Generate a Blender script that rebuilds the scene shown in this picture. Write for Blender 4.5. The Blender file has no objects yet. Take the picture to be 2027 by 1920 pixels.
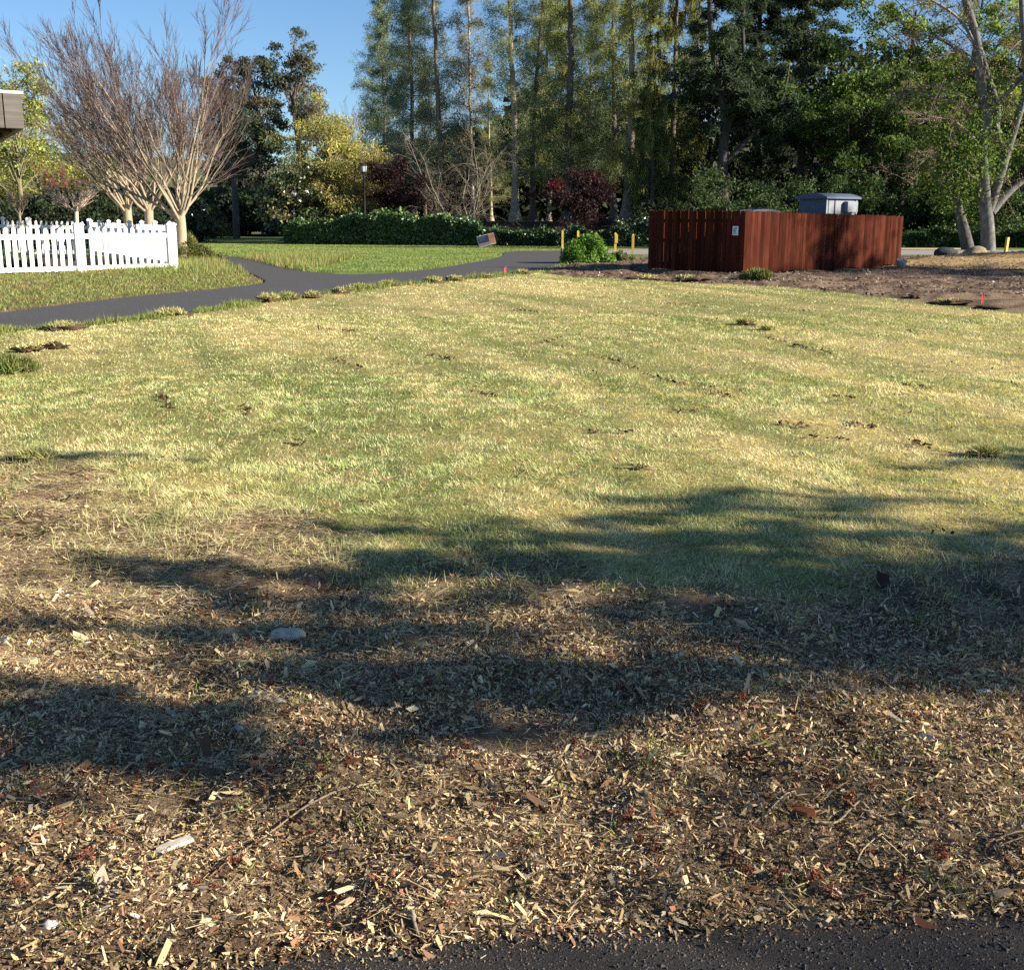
import bpy, bmesh, math
import numpy as np
from mathutils import Vector, Matrix
from mathutils.geometry import tessellate_polygon

SC = bpy.context.scene
COL = SC.collection
rad = math.radians

# ------------------------------------------------------------------ camera
CAM_H, FPX, CX, CY, W_PX = 1.6, 2100.0, 1013.5, 860.0, 2027.0
PITCH = math.atan((CY - 435.0) / FPX)
cam_data = bpy.data.cameras.new('camera')
cam = bpy.data.objects.new('camera', cam_data)
COL.objects.link(cam)
cam.location = (0, 0, CAM_H)
cam.rotation_euler = (math.pi / 2 - PITCH, 0, 0)
cam_data.sensor_width = 36.0
cam_data.lens = 36.0 * FPX / W_PX
cam_data.shift_y = -(960.0 - CY) / W_PX
cam_data.clip_start = 0.05
cam_data.clip_end = 5000
SC.camera = cam

# ------------------------------------------------------------------ sky, sun, exposure
SUN_AZ = Vector((0.97, -0.24)).normalized()
SUN_EL = rad(22.5)
SUN = Vector((SUN_AZ.x * math.cos(SUN_EL), SUN_AZ.y * math.cos(SUN_EL), math.sin(SUN_EL)))
world = bpy.data.worlds.new('World')
SC.world = world
world.use_nodes = True
wn = world.node_tree
wn.nodes.clear()
w_out = wn.nodes.new('ShaderNodeOutputWorld')
w_bg = wn.nodes.new('ShaderNodeBackground')
w_sky = wn.nodes.new('ShaderNodeTexSky')
w_sky.sky_type = 'NISHITA'
w_sky.sun_disc = False
w_sky.sun_elevation = SUN_EL
w_sky.sun_rotation = math.atan2(SUN_AZ.x, SUN_AZ.y)
w_sky.air_density = 1.0
w_sky.dust_density = 0.05
w_sky.ozone_density = 3.0
w_bg.inputs['Strength'].default_value = 0.050
w_mul = wn.nodes.new('ShaderNodeMix'); w_mul.data_type = 'RGBA'; w_mul.blend_type = 'MULTIPLY'
w_mul.inputs[0].default_value = 1.0; w_mul.inputs[7].default_value = (0.80, 0.95, 1.13, 1)   # clear deep-blue spring sky
wn.links.new(w_sky.outputs['Color'], w_mul.inputs[6])
wn.links.new(w_mul.outputs[2], w_bg.inputs['Color'])
wn.links.new(w_bg.outputs['Background'], w_out.inputs['Surface'])
sun_data = bpy.data.lights.new('sun', 'SUN')
sun_data.energy = 5.0
sun_data.angle = rad(0.53)
sun_data.color = (1.0, 0.91, 0.76)
sun = bpy.data.objects.new('sun', sun_data)
COL.objects.link(sun)
sun.rotation_euler = (-SUN).to_track_quat('-Z', 'Y').to_euler()
sun.location = (30, -10, 30)
SC.view_settings.view_transform = 'Standard'
SC.view_settings.look = 'None'
SC.view_settings.exposure = 1.5
SC.view_settings.gamma = 1.0
SC.render.engine = 'CYCLES'
SC.cycles.use_denoising = False
SC.cycles.max_bounces = 6
SC.cycles.diffuse_bounces = 3
SC.cycles.transmission_bounces = 4
SC.cycles.transparent_max_bounces = 4
SC.cycles.caustics_reflective = False
SC.cycles.caustics_refractive = False

# ------------------------------------------------------------------ measuring helpers
# rows and columns read off the photograph (at 1981 px width) become points in the place
K = 2027.0 / 1981.0
_sp, _cp = math.sin(PITCH), math.cos(PITCH)
def ray(xd, yd):
    dx = (xd * K - CX) / FPX
    dy = -(yd * K - CY) / FPX
    return Vector((dx, dy * _sp + _cp, dy * _cp - _sp))
def A(xd, yd, Y):
    d = ray(xd, yd)
    return Vector((0, 0, CAM_H)) + d * (Y / d.y)
def G(xd, yd, z=0.0):
    d = ray(xd, yd)
    return Vector((0, 0, CAM_H)) + d * ((z - CAM_H) / d.z)
def wx(xd, Y): return A(xd, 425, Y).x
def wz(yd, Y): return A(990, yd, Y).z

# ------------------------------------------------------------------ noise
def _hash(ix, iy, seed):
    h = (ix.astype(np.int64) * 374761393 + iy.astype(np.int64) * 668265263 + seed * 974711) & 0x7fffffff
    h = ((h ^ (h >> 13)) * 1274126177) & 0x7fffffff
    return ((h ^ (h >> 16)) & 0xffff) / 65535.0
def vnoise(x, y, seed=0):
    x = np.asarray(x, float); y = np.asarray(y, float)
    ix, iy = np.floor(x), np.floor(y)
    fx, fy = x - ix, y - iy
    fx = fx * fx * (3 - 2 * fx); fy = fy * fy * (3 - 2 * fy)
    a = _hash(ix, iy, seed); b = _hash(ix + 1, iy, seed)
    c = _hash(ix, iy + 1, seed); d = _hash(ix + 1, iy + 1, seed)
    return (a + (b - a) * fx) * (1 - fy) + (c + (d - c) * fx) * fy
def fbm(x, y, seed=0, octs=4):
    s, a, t = 0, 0.5, 0
    for o in range(octs):
        s = s + a * vnoise(x * 2 ** o, y * 2 ** o, seed + o * 17); t += a; a *= 0.5
    return s / t
def sstep(a, b, x):
    t = np.clip((np.asarray(x, float) - a) / (b - a), 0, 1)
    return t * t * (3 - 2 * t)
def poly_sd(px, py, poly):
    """signed distance to a polygon, positive inside"""
    px = np.asarray(px, float); py = np.asarray(py, float)
    d = np.full(px.shape, 1e9); ins = np.zeros(px.shape, bool)
    n = len(poly)
    for i in range(n):
        ax, ay = poly[i]; bx, by = poly[(i + 1) % n]
        ex, ey = bx - ax, by - ay
        t = np.clip(((px - ax) * ex + (py - ay) * ey) / (ex * ex + ey * ey + 1e-12), 0, 1)
        d = np.minimum(d, np.hypot(px - ax - t * ex, py - ay - t * ey))
        if ay != by:
            c = ((ay > py) != (by > py)) & (px < (bx - ax) * (py - ay) / (by - ay) + ax)
            ins ^= c
    return np.where(ins, d, -d)
def smooth_line(pts, n=6):
    """Catmull-Rom through a list of 2D points"""
    p = [np.array(q, float) for q in pts]
    p = [2 * p[0] - p[1]] + p + [2 * p[-1] - p[-2]]
    out = []
    for i in range(1, len(p) - 2):
        for k in range(n):
            t = k / n
            out.append(0.5 * ((2 * p[i]) + (-p[i - 1] + p[i + 1]) * t + (2 * p[i - 1] - 5 * p[i] + 4 * p[i + 1] - p[i + 2]) * t * t
                              + (-p[i - 1] + 3 * p[i] - 3 * p[i + 1] + p[i + 2]) * t ** 3))
    out.append(p[-2])
    return [tuple(q) for q in out]
def gxy(pts): return [(G(x, y).x, G(x, y).y) for x, y in pts]

# ------------------------------------------------------------------ mesh building
class MB:
    """collects triangles; build() links them as one mesh object"""
    def __init__(s): s.v, s.t, s.c, s.n = [], [], [], 0
    def add(s, v, t, c=(1, 1, 1)):
        v = np.asarray(v, float).reshape(-1, 3); t = np.asarray(t, np.int64).reshape(-1, 3)
        c = np.asarray(c, float)
        if c.ndim == 1: c = np.broadcast_to(c, (len(v), 3))
        s.v.append(v); s.t.append(t + s.n); s.c.append(c); s.n += len(v)
        return s
    def box(s, c, size, rotz=0, rot=None, col=(1, 1, 1)):
        sx, sy, sz = [q / 2 for q in size]
        v = np.array([[x, y, z] for z in (-sz, sz) for y in (-sy, sy) for x in (-sx, sx)])
        m = np.array(rot if rot is not None else Matrix.Rotation(rotz, 3, 'Z'))
        v = v @ m.T + np.array(c)
        q = [(0, 2, 3, 1), (4, 5, 7, 6), (0, 1, 5, 4), (2, 6, 7, 3), (0, 4, 6, 2), (1, 3, 7, 5)]
        t = [x for a, b, c_, d in q for x in ((a, b, c_), (a, c_, d))]
        return s.add(v, t, col)
    def prism(s, outline, y0, y1, col=(1, 1, 1)):
        """outline in x,z (counter-clockwise seen from -y), extruded along y"""
        n = len(outline); o = [(p[0], p[1]) for p in outline]
        v = [(x, y0, z) for x, z in o] + [(x, y1, z) for x, z in o]
        tt = tessellate_polygon([[Vector((x, z, 0)) for x, z in o]])
        t = [tuple(q) for q in tt] + [(a + n, c + n, b + n) for a, b, c in tt]
        for i in range(n):
            j = (i + 1) % n
            t += [(i, i + n, j + n), (i, j + n, j)]
        return s.add(v, t, col)
    def lathe(s, prof, n=12, c=(0, 0, 0), col=(1, 1, 1), caps=True):
        """prof: list of (radius, z)"""
        v, t = [], []
        for r, z in prof:
            for k in range(n):
                a = 2 * math.pi * k / n
                v.append((c[0] + r * math.cos(a), c[1] + r * math.sin(a), c[2] + z))
        for i in range(len(prof) - 1):
            for k in range(n):
                a, b = i * n + k, i * n + (k + 1) % n
                t += [(a, b, b + n), (a, b + n, a + n)]
        if caps:
            m = len(v); v += [(c[0], c[1], c[2] + prof[0][1]), (c[0], c[1], c[2] + prof[-1][1])]
            e = (len(prof) - 1) * n
            for k in range(n):
                t += [(m, (k + 1) % n, k), (m + 1, e + k, e + (k + 1) % n)]
        return s.add(v, t, col)
    def tubes(s, P, R, sides=5, col=(1, 1, 1)):
        """P (N,n,3) polylines, R (N,n) radii; col (3,) or (N,3)"""
        P = np.asarray(P, float); R = np.asarray(R, float)
        N, n = P.shape[:2]
        if N == 0: return s
        T = np.empty_like(P)
        T[:, 1:-1] = P[:, 2:] - P[:, :-2]; T[:, 0] = P[:, 1] - P[:, 0]; T[:, -1] = P[:, -1] - P[:, -2]
        T /= np.linalg.norm(T, axis=2, keepdims=True) + 1e-12
        mean = T.mean(1)
        ref = np.where(np.abs(mean[:, 2:3]) > 0.7, np.array([[1.0, 0.13, 0]]), np.array([[0.07, 0, 1.0]]))[:, None, :]
        U = np.cross(T, np.broadcast_to(ref, T.shape)); U /= np.linalg.norm(U, axis=2, keepdims=True) + 1e-12
        V = np.cross(T, U)
        a = np.arange(sides) * 2 * math.pi / sides
        ring = (P[:, :, None, :] + R[:, :, None, None] * (np.cos(a)[None, None, :, None] * U[:, :, None, :] + np.sin(a)[None, None, :, None] * V[:, :, None, :]))
        v = ring.reshape(-1, 3)
        i = np.arange(n - 1)[:, None]; k = np.arange(sides)[None, :]
        a0 = i * sides + k; b0 = i * sides + (k + 1) % sides
        q = np.stack([a0, b0, b0 + sides, a0, b0 + sides, a0 + sides], -1).reshape(-1, 3)
        t = (q[None] + (np.arange(N) * n * sides)[:, None, None]).reshape(-1, 3)
        c = np.asarray(col, float)
        if c.ndim == 2: c = np.repeat(c, n * sides, 0)
        return s.add(v, t, c)
    def tris(s, a, b, c, col):
        """N loose triangles; col (N,3)"""
        N = len(a)
        v = np.stack([a, b, c], 1).reshape(-1, 3)
        return s.add(v, np.arange(3 * N).reshape(-1, 3), np.repeat(np.broadcast_to(np.asarray(col, float), (N, 3)), 3, 0))
    def quads(s, a, b, c, d, col):
        N = len(a)
        v = np.stack([a, b, c, d], 1).reshape(-1, 3)
        i = np.arange(N)[:, None] * 4
        t = np.concatenate([i + np.array([[0, 1, 2]]), i + np.array([[0, 2, 3]])], 1).reshape(-1, 3)
        return s.add(v, t, np.repeat(np.broadcast_to(np.asarray(col, float), (N, 3)), 4, 0))
    def mesh(s, name, mat, smooth=False):
        v = np.concatenate(s.v).astype(np.float32); t = np.concatenate(s.t).astype(np.int32); c = np.concatenate(s.c)
        me = bpy.data.meshes.new(name)
        me.vertices.add(len(v)); me.vertices.foreach_set('co', v.ravel())
        me.loops.add(t.size); me.loops.foreach_set('vertex_index', t.ravel())
        me.polygons.add(len(t)); me.polygons.foreach_set('loop_start', np.arange(0, t.size, 3, dtype=np.int32))
        me.polygons.foreach_set('use_smooth', np.full(len(t), smooth))
        at = me.attributes.new('Col', 'FLOAT_COLOR', 'POINT')
        at.data.foreach_set('color', np.concatenate([c, np.ones((len(c), 1))], 1).astype(np.float32).ravel())
        me.materials.append(mat)
        me.update(calc_edges=True)
        me.validate()
        return me
    def build(s, name, mat, parent=None, smooth=False):
        o = bpy.data.objects.new(name, s.mesh(name, mat, smooth))
        COL.objects.link(o)
        if parent is not None: o.parent = parent
        return o

def tag(o, label, cat=None, group=None, kind=None):
    o['label'] = label
    if cat: o['category'] = cat
    if group: o['group'] = group
    if kind: o['kind'] = kind
    return o
def thing(name, label, cat, loc=(0, 0, 0), rotz=0, group=None):
    o = bpy.data.objects.new(name, None)
    COL.objects.link(o)
    o.location = loc; o.rotation_euler = (0, 0, rotz)
    o.empty_display_size = 0.2
    return tag(o, label, cat, group)
def linked(name, mesh, parent=None, loc=(0, 0, 0), rot=(0, 0, 0), scale=(1, 1, 1)):
    o = bpy.data.objects.new(name, mesh)
    COL.objects.link(o)
    if parent is not None: o.parent = parent
    o.location = loc; o.rotation_euler = rot; o.scale = scale
    return o
def bevel(o, w=0.006, seg=2):
    m = o.modifiers.new('bevel', 'BEVEL'); m.width = w; m.segments = seg; m.limit_method = 'ANGLE'
    return o

# ------------------------------------------------------------------ materials
def new_mat(name):
    m = bpy.data.materials.new(name); m.use_nodes = True
    nt = m.node_tree; nt.nodes.clear()
    out = nt.nodes.new('ShaderNodeOutputMaterial')
    return m, nt, out
def N_(nt, kind, **kw):
    n = nt.nodes.new(kind)
    for k, v in kw.items():
        if hasattr(n, k): setattr(n, k, v)
        else: n.inputs[k].default_value = v
    return n
def mixc(nt, a, b, fac, mode='MIX'):
    m = nt.nodes.new('ShaderNodeMix'); m.data_type = 'RGBA'; m.blend_type = mode
    for sock, val in ((m.inputs[0], fac), (m.inputs[6], a), (m.inputs[7], b)):
        if hasattr(val, 'is_output'): nt.links.new(val, sock)
        else: sock.default_value = val if not isinstance(val, tuple) else (*val, 1.0)[:4]
    return m.outputs[2]
def mathn(nt, op, a, b=0.0, clamp=False):
    m = nt.nodes.new('ShaderNodeMath'); m.operation = op; m.use_clamp = clamp
    for sock, val in ((m.inputs[0], a), (m.inputs[1], b)):
        if hasattr(val, 'is_output'): nt.links.new(val, sock)
        else: sock.default_value = val
    return m.outputs[0]
def ramp(nt, fac, stops):
    r = nt.nodes.new('ShaderNodeValToRGB')
    el = r.color_ramp.elements
    while len(el) < len(stops): el.new(0.5)
    for e, (p, c) in zip(el, stops):
        e.position = p; e.color = (*c, 1) if len(c) == 3 else c
    nt.links.new(fac, r.inputs[0])
    return r.outputs[0]
def noise(nt, vec, scale, detail=4, rough=0.6, dist=0.0):
    n = nt.nodes.new('ShaderNodeTexNoise')
    n.inputs['Scale'].default_value = scale; n.inputs['Detail'].default_value = detail
    n.inputs['Roughness'].default_value = rough; n.inputs['Distortion'].default_value = dist
    if vec is not None: nt.links.new(vec, n.inputs['Vector'])
    return n.outputs[0]
def stretch(nt, vec, s):
    m = nt.nodes.new('ShaderNodeMapping'); m.inputs['Scale'].default_value = s
    nt.links.new(vec, m.inputs['Vector'])
    return m.outputs[0]
def attr(nt, name):
    a = nt.nodes.new('ShaderNodeAttribute'); a.attribute_name = name
    return a.outputs['Color']
def obj_random(nt): return nt.nodes.new('ShaderNodeObjectInfo').outputs['Random']
def pos_vec(nt): return nt.nodes.new('ShaderNodeNewGeometry').outputs['Position']
def obj_vec(nt): return nt.nodes.new('ShaderNodeTexCoord').outputs['Object']
def bumpn(nt, height, strength, dist):
    b = nt.nodes.new('ShaderNodeBump'); b.inputs['Strength'].default_value = strength; b.inputs['Distance'].default_value = dist
    nt.links.new(height, b.inputs['Height'])
    return b.outputs[0]
def principled(nt, out, color, rough=0.8, spec=0.3, normal=None, metallic=0.0):
    p = nt.nodes.new('ShaderNodeBsdfPrincipled')
    if hasattr(color, 'is_output'): nt.links.new(color, p.inputs['Base Color'])
    else: p.inputs['Base Color'].default_value = (*color, 1)
    p.inputs['Roughness'].default_value = rough
    p.inputs['Specular IOR Level'].default_value = spec
    p.inputs['Metallic'].default_value = metallic
    if normal is not None: nt.links.new(normal, p.inputs['Normal'])
    if out is not None: nt.links.new(p.outputs[0], out.inputs['Surface'])
    return p

def mat_leaf(name, rough=0.6, spec=0.25, trans=0.35, back=1.25):
    """vertex colour leaf with light passing through"""
    m, nt, out = new_mat(name)
    c = attr(nt, 'Col')
    p = principled(nt, None, c, rough, spec)
    tr = nt.nodes.new('ShaderNodeBsdfTranslucent')
    nt.links.new(mixc(nt, c, (back, back * 1.02, back * 0.6), 1.0, 'MULTIPLY'), tr.inputs['Color'])
    mx = nt.nodes.new('ShaderNodeMixShader'); mx.inputs[0].default_value = trans
    nt.links.new(p.outputs[0], mx.inputs[1]); nt.links.new(tr.outputs[0], mx.inputs[2])
    nt.links.new(mx.outputs[0], out.inputs['Surface'])
    return m
def mat_bark(name, sc=(14, 14, 3), amount=0.55, bump=0.5):
    m, nt, out = new_mat(name)
    c = attr(nt, 'Col'); v = stretch(nt, pos_vec(nt), sc)
    n = noise(nt, v, 1.0, 5, 0.65)
    c2 = mixc(nt, c, ramp(nt, n, [(0.3, (1 - amount,) * 3), (0.7, (1.25,) * 3)]), 1.0, 'MULTIPLY')
    principled(nt, out, c2, 0.9, 0.15, bumpn(nt, n, bump, 0.03))
    return m
def mat_plain(name, col, rough=0.7, spec=0.3, var=0.15, sc=20.0, bump=0.15, bdist=0.004, metallic=0.0):
    m, nt, out = new_mat(name)
    v = obj_vec(nt)
    n = noise(nt, v, sc, 5, 0.6)
    a = tuple(q * (1 - var) for q in col); b = tuple(min(1, q * (1 + var)) for q in col)
    c = mixc(nt, a, b, n)
    principled(nt, out, c, rough, spec, bumpn(nt, n, bump, bdist), metallic)
    return m
def mat_vcol(name, rough=0.85, spec=0.2, var=0.3, sc=60.0, bump=0.3, bdist=0.004):
    m, nt, out = new_mat(name)
    c = attr(nt, 'Col'); n = noise(nt, pos_vec(nt), sc, 4, 0.6)
    c2 = mixc(nt, c, ramp(nt, n, [(0.25, (1 - var,) * 3), (0.75, (1 + var,) * 3)]), 1.0, 'MULTIPLY')
    principled(nt, out, c2, rough, spec, bumpn(nt, n, bump, bdist))
    return m

def unit(v): return v / (np.linalg.norm(v, axis=-1, keepdims=True) + 1e-12)
# ================================================================== the ground and its zones
near_edge = [(-500, 690), (-300, 668), (-60, 648), (0, 641), (75, 637), (150, 629), (250, 620), (350, 606), (430, 596), (500, 585), (560, 577), (640, 568), (700, 560),
             (780, 552), (860, 545), (930, 538), (980, 531), (1030, 526), (1065, 517), (1095, 509), (1130, 502), (1180, 497), (1262, 493)]
isl_edge = [(972, 489), (973, 495), (950, 502), (900, 511), (830, 522), (760, 529), (680, 532), (620, 529), (560, 522), (500, 508), (440, 496), (408, 490)]
verge_tip = [(440, 508), (470, 523), (495, 534), (511, 542), (512, 547), (490, 552), (400, 562), (300, 571), (200, 582), (100, 594), (0, 607), (-60, 614), (-300, 638), (-500, 658)]
near_edge_w = smooth_line(gxy(near_edge), 4)
isl_edge_w = smooth_line(gxy(isl_edge), 5)
verge_w = [(-23.5, 61), (-19.7, 54.5), (-16.2, 48.5), (-13.2, 43.2)] + smooth_line(gxy(verge_tip), 4)
path_poly = near_edge_w + gxy([(1262, 487), (1100, 485.5), (1000, 486.5)]) + isl_edge_w + [(-17.2, 55), (-21.2, 62)] + verge_w
mulch_low = [(1045, 529), (1100, 537), (1200, 541), (1290, 546), (1370, 551), (1440, 553), (1520, 557), (1600, 566), (1700, 577), (1800, 588), (1900, 599), (1981, 607), (2300, 640), (2700, 680)]
mulch_poly = gxy(mulch_low + [(3000, 505), (2300, 497), (1981, 495), (1860, 494), (1750, 494), (1262, 497), (1190, 500), (1135, 505), (1098, 511), (1070, 520)])
lawn_poly = gxy([(-500, 690)]) + near_edge_w[:] 
lawn_poly = [p for p in near_edge_w if p[1] < 37] + gxy(mulch_low) + [(60, 2), (-60, 2), (-60, 12)]
fg_line = sorted(gxy([(-900, 800), (-300, 850), (0, 900), (200, 925), (330, 985), (500, 1005), (650, 1050), (800, 1085), (1000, 1100), (1300, 1110), (1500, 1120), (1700, 1085), (1981, 1055), (2300, 1030), (3000, 1000)]))
fgx = np.array([p[0] for p in fg_line]); fgy = np.array([p[1] for p in fg_line])
road_near = [(430, 1880), (489, 1869), (560, 1862), (668, 1854), (760, 1847), (843, 1838), (960, 1826), (1075, 1816), (1190, 1814), (1300, 1806), (1395, 1810), (1480, 1800), (1554, 1785), (1620, 1789),
             (1691, 1793), (1780, 1790), (1860, 1786), (1981, 1779), (2300, 1755), (2700, 1735)]
rn = gxy([(-900, 2040), (-200, 1948), (200, 1906)]) + smooth_line(gxy(road_near), 4)
road_poly = [(-14, rn[0][1] - 0.5)] + rn + [(14, rn[-1][1] + 0.6), (14, -3.0), (-14, -4.2)]
yard_poly = [(-15.6, 32.0), (-11.4, 35.4), (-19.7, 49.2), (-60, 47), (-60, 20)]

def axis(parts):
    out = []
    for a, b, n, geo in parts:
        out.append(np.geomspace(a, b, n, endpoint=False) if geo else np.linspace(a, b, n, endpoint=False))
    return np.concatenate(out)
gy = np.concatenate([axis([(-80, -5, 12, 0), (-5, 1.5, 14, 0), (1.5, 7.5, 92, 0), (7.5, 42, 130, 1), (42, 90, 46, 0), (90, 900, 28, 1), (900, 4000, 8, 1)]), [4000.0]])
hx = np.concatenate([axis([(0.0, 4.0, 55, 0), (4, 24, 60, 1), (24, 80, 32, 1), (80, 900, 18, 1), (900, 4000, 7, 1)]), [4000.0]])
gx = np.concatenate([-hx[:0:-1], hx])
XX, YY = np.meshgrid(gx, gy)
def table(values):
    """bilinear lookup of a field stored on the ground's own grid"""
    F = values.reshape(XX.shape)
    def look(x, y):
        x = np.asarray(x, float); y = np.asarray(y, float)
        i = np.clip(np.searchsorted(gx, x) - 1, 0, len(gx) - 2); j = np.clip(np.searchsorted(gy, y) - 1, 0, len(gy) - 2)
        fx = np.clip((x - gx[i]) / (gx[i + 1] - gx[i]), 0, 1); fy = np.clip((y - gy[j]) / (gy[j + 1] - gy[j]), 0, 1)
        return (F[j, i] * (1 - fx) + F[j, i + 1] * fx) * (1 - fy) + (F[j + 1, i] * (1 - fx) + F[j + 1, i + 1] * fx) * fy
    return look
sd_road, sd_path, sd_mulch, sd_lawn, sd_yard = [table(poly_sd(XX.ravel(), YY.ravel(), q)) for q in (road_poly, path_poly, mulch_poly, lawn_poly, yard_poly)]

def zones(x, y):
    z = {}
    n1 = fbm(x * 1.7, y * 1.7, 5); n2 = fbm(x * 0.5 + 9, y * 0.5, 8)
    z['road'] = sd_road(x, y)
    z['path'] = sd_path(x, y)
    b = np.interp(x, fgx, fgy)
    z['fg'] = sstep(0.45, -0.45, y - b + (n1 - 0.5) * 1.6) * (y > -40)
    z['mulch'] = sstep(-0.15, 0.25, sd_mulch(x, y) + (n1 - 0.5) * 0.7)
    z['lawn'] = sstep(-0.1, 0.1, sd_lawn(x, y)) * (1 - z['mulch'])
    z['verge'] = (x < -6.5) * (y < 47) * (1 - z['lawn']) * sstep(0.2, -0.2, sd_yard(x, y))
    z['yard'] = sstep(-0.3, 0.6, sd_yard(x, y))
    return z
def dryness(x, y):
    u = x * 0.36 - y * 0.93; v = x * 0.93 + y * 0.36          # mowing runs slantwise over the lawn
    a = fbm(u * 0.20, v * 1.7, 21, 5); b = fbm(x * 0.22, y * 0.16, 33, 3); c = fbm(x * 3.1, y * 3.1, 41, 3)
    return 0.50 * a + 0.28 * b + 0.22 * c

def zt_calc(x, y, micro=True):
    """height of the ground"""
    x = np.asarray(x, float); y = np.asarray(y, float)
    far = sstep(70.5, 79, y) * sstep(-18, -11, x) * 1.45
    hill = sstep(160, 420, y) * (14 + 16 * fbm(x * 0.006 + 3, y * 0.004, 71, 3)) * sstep(60, -60, x + (y - 300) * 0.1)
    yard = sstep(0.2, 5.0, sd_yard(x, y)) * 0.35
    md = np.exp(-(((x - 18.0) / 3.6) ** 2 + ((y - 38.6) / 2.8) ** 2)) * 0.34 + np.exp(-(((x - 23) / 5.0) ** 2 + ((y - 40.5) / 2.4) ** 2)) * 0.36
    rear = sstep(113, 150, y) * 11 * sstep(-24, -14, x - (y - 113) * 0.12) * sstep(420, 200, y)  # added bank behind the wood, blocks horizon glare between the trunks
    h = far + hill + rear + yard + md * (1 - sstep(42.5, 46, y))
    if micro:
        pr = np.minimum(sd_path(x, y), 50); rr = sd_road(x, y)
        hard = np.maximum(sstep(-0.18, 0.12, pr), sstep(-0.06, 0.03, rr))
        b = np.interp(x, fgx, fgy)
        fgw = sstep(0.6, -0.6, y - b)
        m = (fbm(x * 1.3, y * 1.3, 3) - 0.5) * 0.05 + (fbm(x * 4.5, y * 4.5, 4, 3) - 0.5) * (0.025 + 0.075 * fgw)
        mw = sstep(0, 0.5, sd_mulch(x, y))
        m = m + mw * (fbm(x * 0.6, y * 1.3, 12) - 0.45) * 0.34
        m = m * (1 - sstep(45, 60, y)) + 0.012
        h = h + m * (1 - hard) - 0.05 * hard
    return h

xf, yf = XX.ravel(), YY.ravel()
zf = zt_calc(xf, yf)
zt = table(zf)
def zt1(x, y): return float(zt(np.array([x]), np.array([y]))[0])
zz = zones(xf, yf)
dr = dryness(xf, yf)
soil = np.array([0.070, 0.044, 0.029]); thatch = np.array([0.17, 0.13, 0.05])
def mixa(a, b, w): return a + (b - a) * np.asarray(w)[:, None]
n_a = fbm(xf * 2.3, yf * 2.3, 61); n_b = fbm(xf * 9, yf * 9, 62, 3); n_c = fbm(xf * 0.35, yf * 0.35, 63)
lawn_c = mixa(np.array([0.17, 0.17, 0.06]), np.array([0.42, 0.33, 0.15]), np.clip((dr - 0.32) * 3.2, 0, 1))
green_c = mixa(np.array([0.085, 0.13, 0.03]), np.array([0.16, 0.19, 0.055]), n_a)
verge_c = mixa(np.array([0.13, 0.15, 0.045]), np.array([0.2, 0.13, 0.06]), np.clip(n_a * 1.6 - 0.3, 0, 1))
mul_c = mixa(np.array([0.085, 0.058, 0.042]), np.array([0.24, 0.17, 0.115]), np.clip((n_b - 0.35) * 3, 0, 1))
tan_w = np.exp(-(((xf - 16.0) / 4.5) ** 2 + ((yf - 37.5) / 2.6) ** 2)) * 1.3 * np.clip(n_a * 2.2 - 0.3, 0, 1)
mul_c = mixa(mul_c, np.array([0.36, 0.25, 0.12]), np.clip(tan_w, 0, 1))
fg_c = mixa(soil, np.array([0.25, 0.175, 0.105]), np.clip(n_b * 2 - 0.4, 0, 1))
wood_c = mixa(np.array([0.035, 0.028, 0.018]), np.array([0.07, 0.06, 0.03]), n_a)
c = mixa(green_c, np.array([0.10, 0.105, 0.05]), sstep(110, 170, yf) * 0.9)
c = mixa(c, verge_c, zz['verge'])
c = mixa(c, np.array([0.09, 0.06, 0.04]), zz['yard'])
c = mixa(c, wood_c, sstep(70, 72, yf) * sstep(-17, -13, xf) * sstep(420, 330, yf))
c = mixa(c, lawn_c, zz['lawn'])
c = mixa(c, mul_c, zz['mulch'])
c = mixa(c, fg_c, zz['fg'])
pe = zz['path']
c = mixa(c, np.array([0.17, 0.12, 0.075]) * (0.7 + 0.6 * n_b[:, None]), sstep(-0.55, -0.12, pe + (n_a - 0.5) * 0.6) * (zz['verge'] > 0.5) * 0.9)
c = mixa(c, soil, sstep(-0.16, -0.02, np.maximum(pe, zz['road'] - 0.02)))
ny, nx = XX.shape
ii = (np.arange(ny - 1)[:, None] * nx + np.arange(nx - 1)[None, :]).ravel()
gt = np.concatenate([np.stack([ii, ii + 1, ii + nx + 1], 1), np.stack([ii, ii + nx + 1, ii + nx], 1)])

m_ground, nt, out = new_mat('ground_soil_and_turf')
gc = attr(nt, 'Col'); gv = pos_vec(nt)
gn1 = noise(nt, gv, 26, 5, 0.7); gn2 = noise(nt, gv, 140, 3, 0.6)
gcol = mixc(nt, gc, ramp(nt, gn1, [(0.28, (0.45, 0.43, 0.42)), (0.5, (0.95,) * 3), (0.75, (1.5, 1.45, 1.3))]), 1.0, 'MULTIPLY')
gcol = mixc(nt, gcol, ramp(nt, gn2, [(0.3, (0.65,) * 3), (0.7, (1.3,) * 3)]), 1.0, 'MULTIPLY')
principled(nt, out, gcol, 0.95, 0.1, bumpn(nt, mathn(nt, 'ADD', gn1, mathn(nt, 'MULTIPLY', gn2, 0.4)), 0.8, 0.02))
ground = MB().add(np.stack([xf, yf, zf], 1), gt, c).build('ground', m_ground, smooth=True)
tag(ground, 'open ground of dry mown lawn, mulch and green turf', 'ground', kind='structure')

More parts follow.
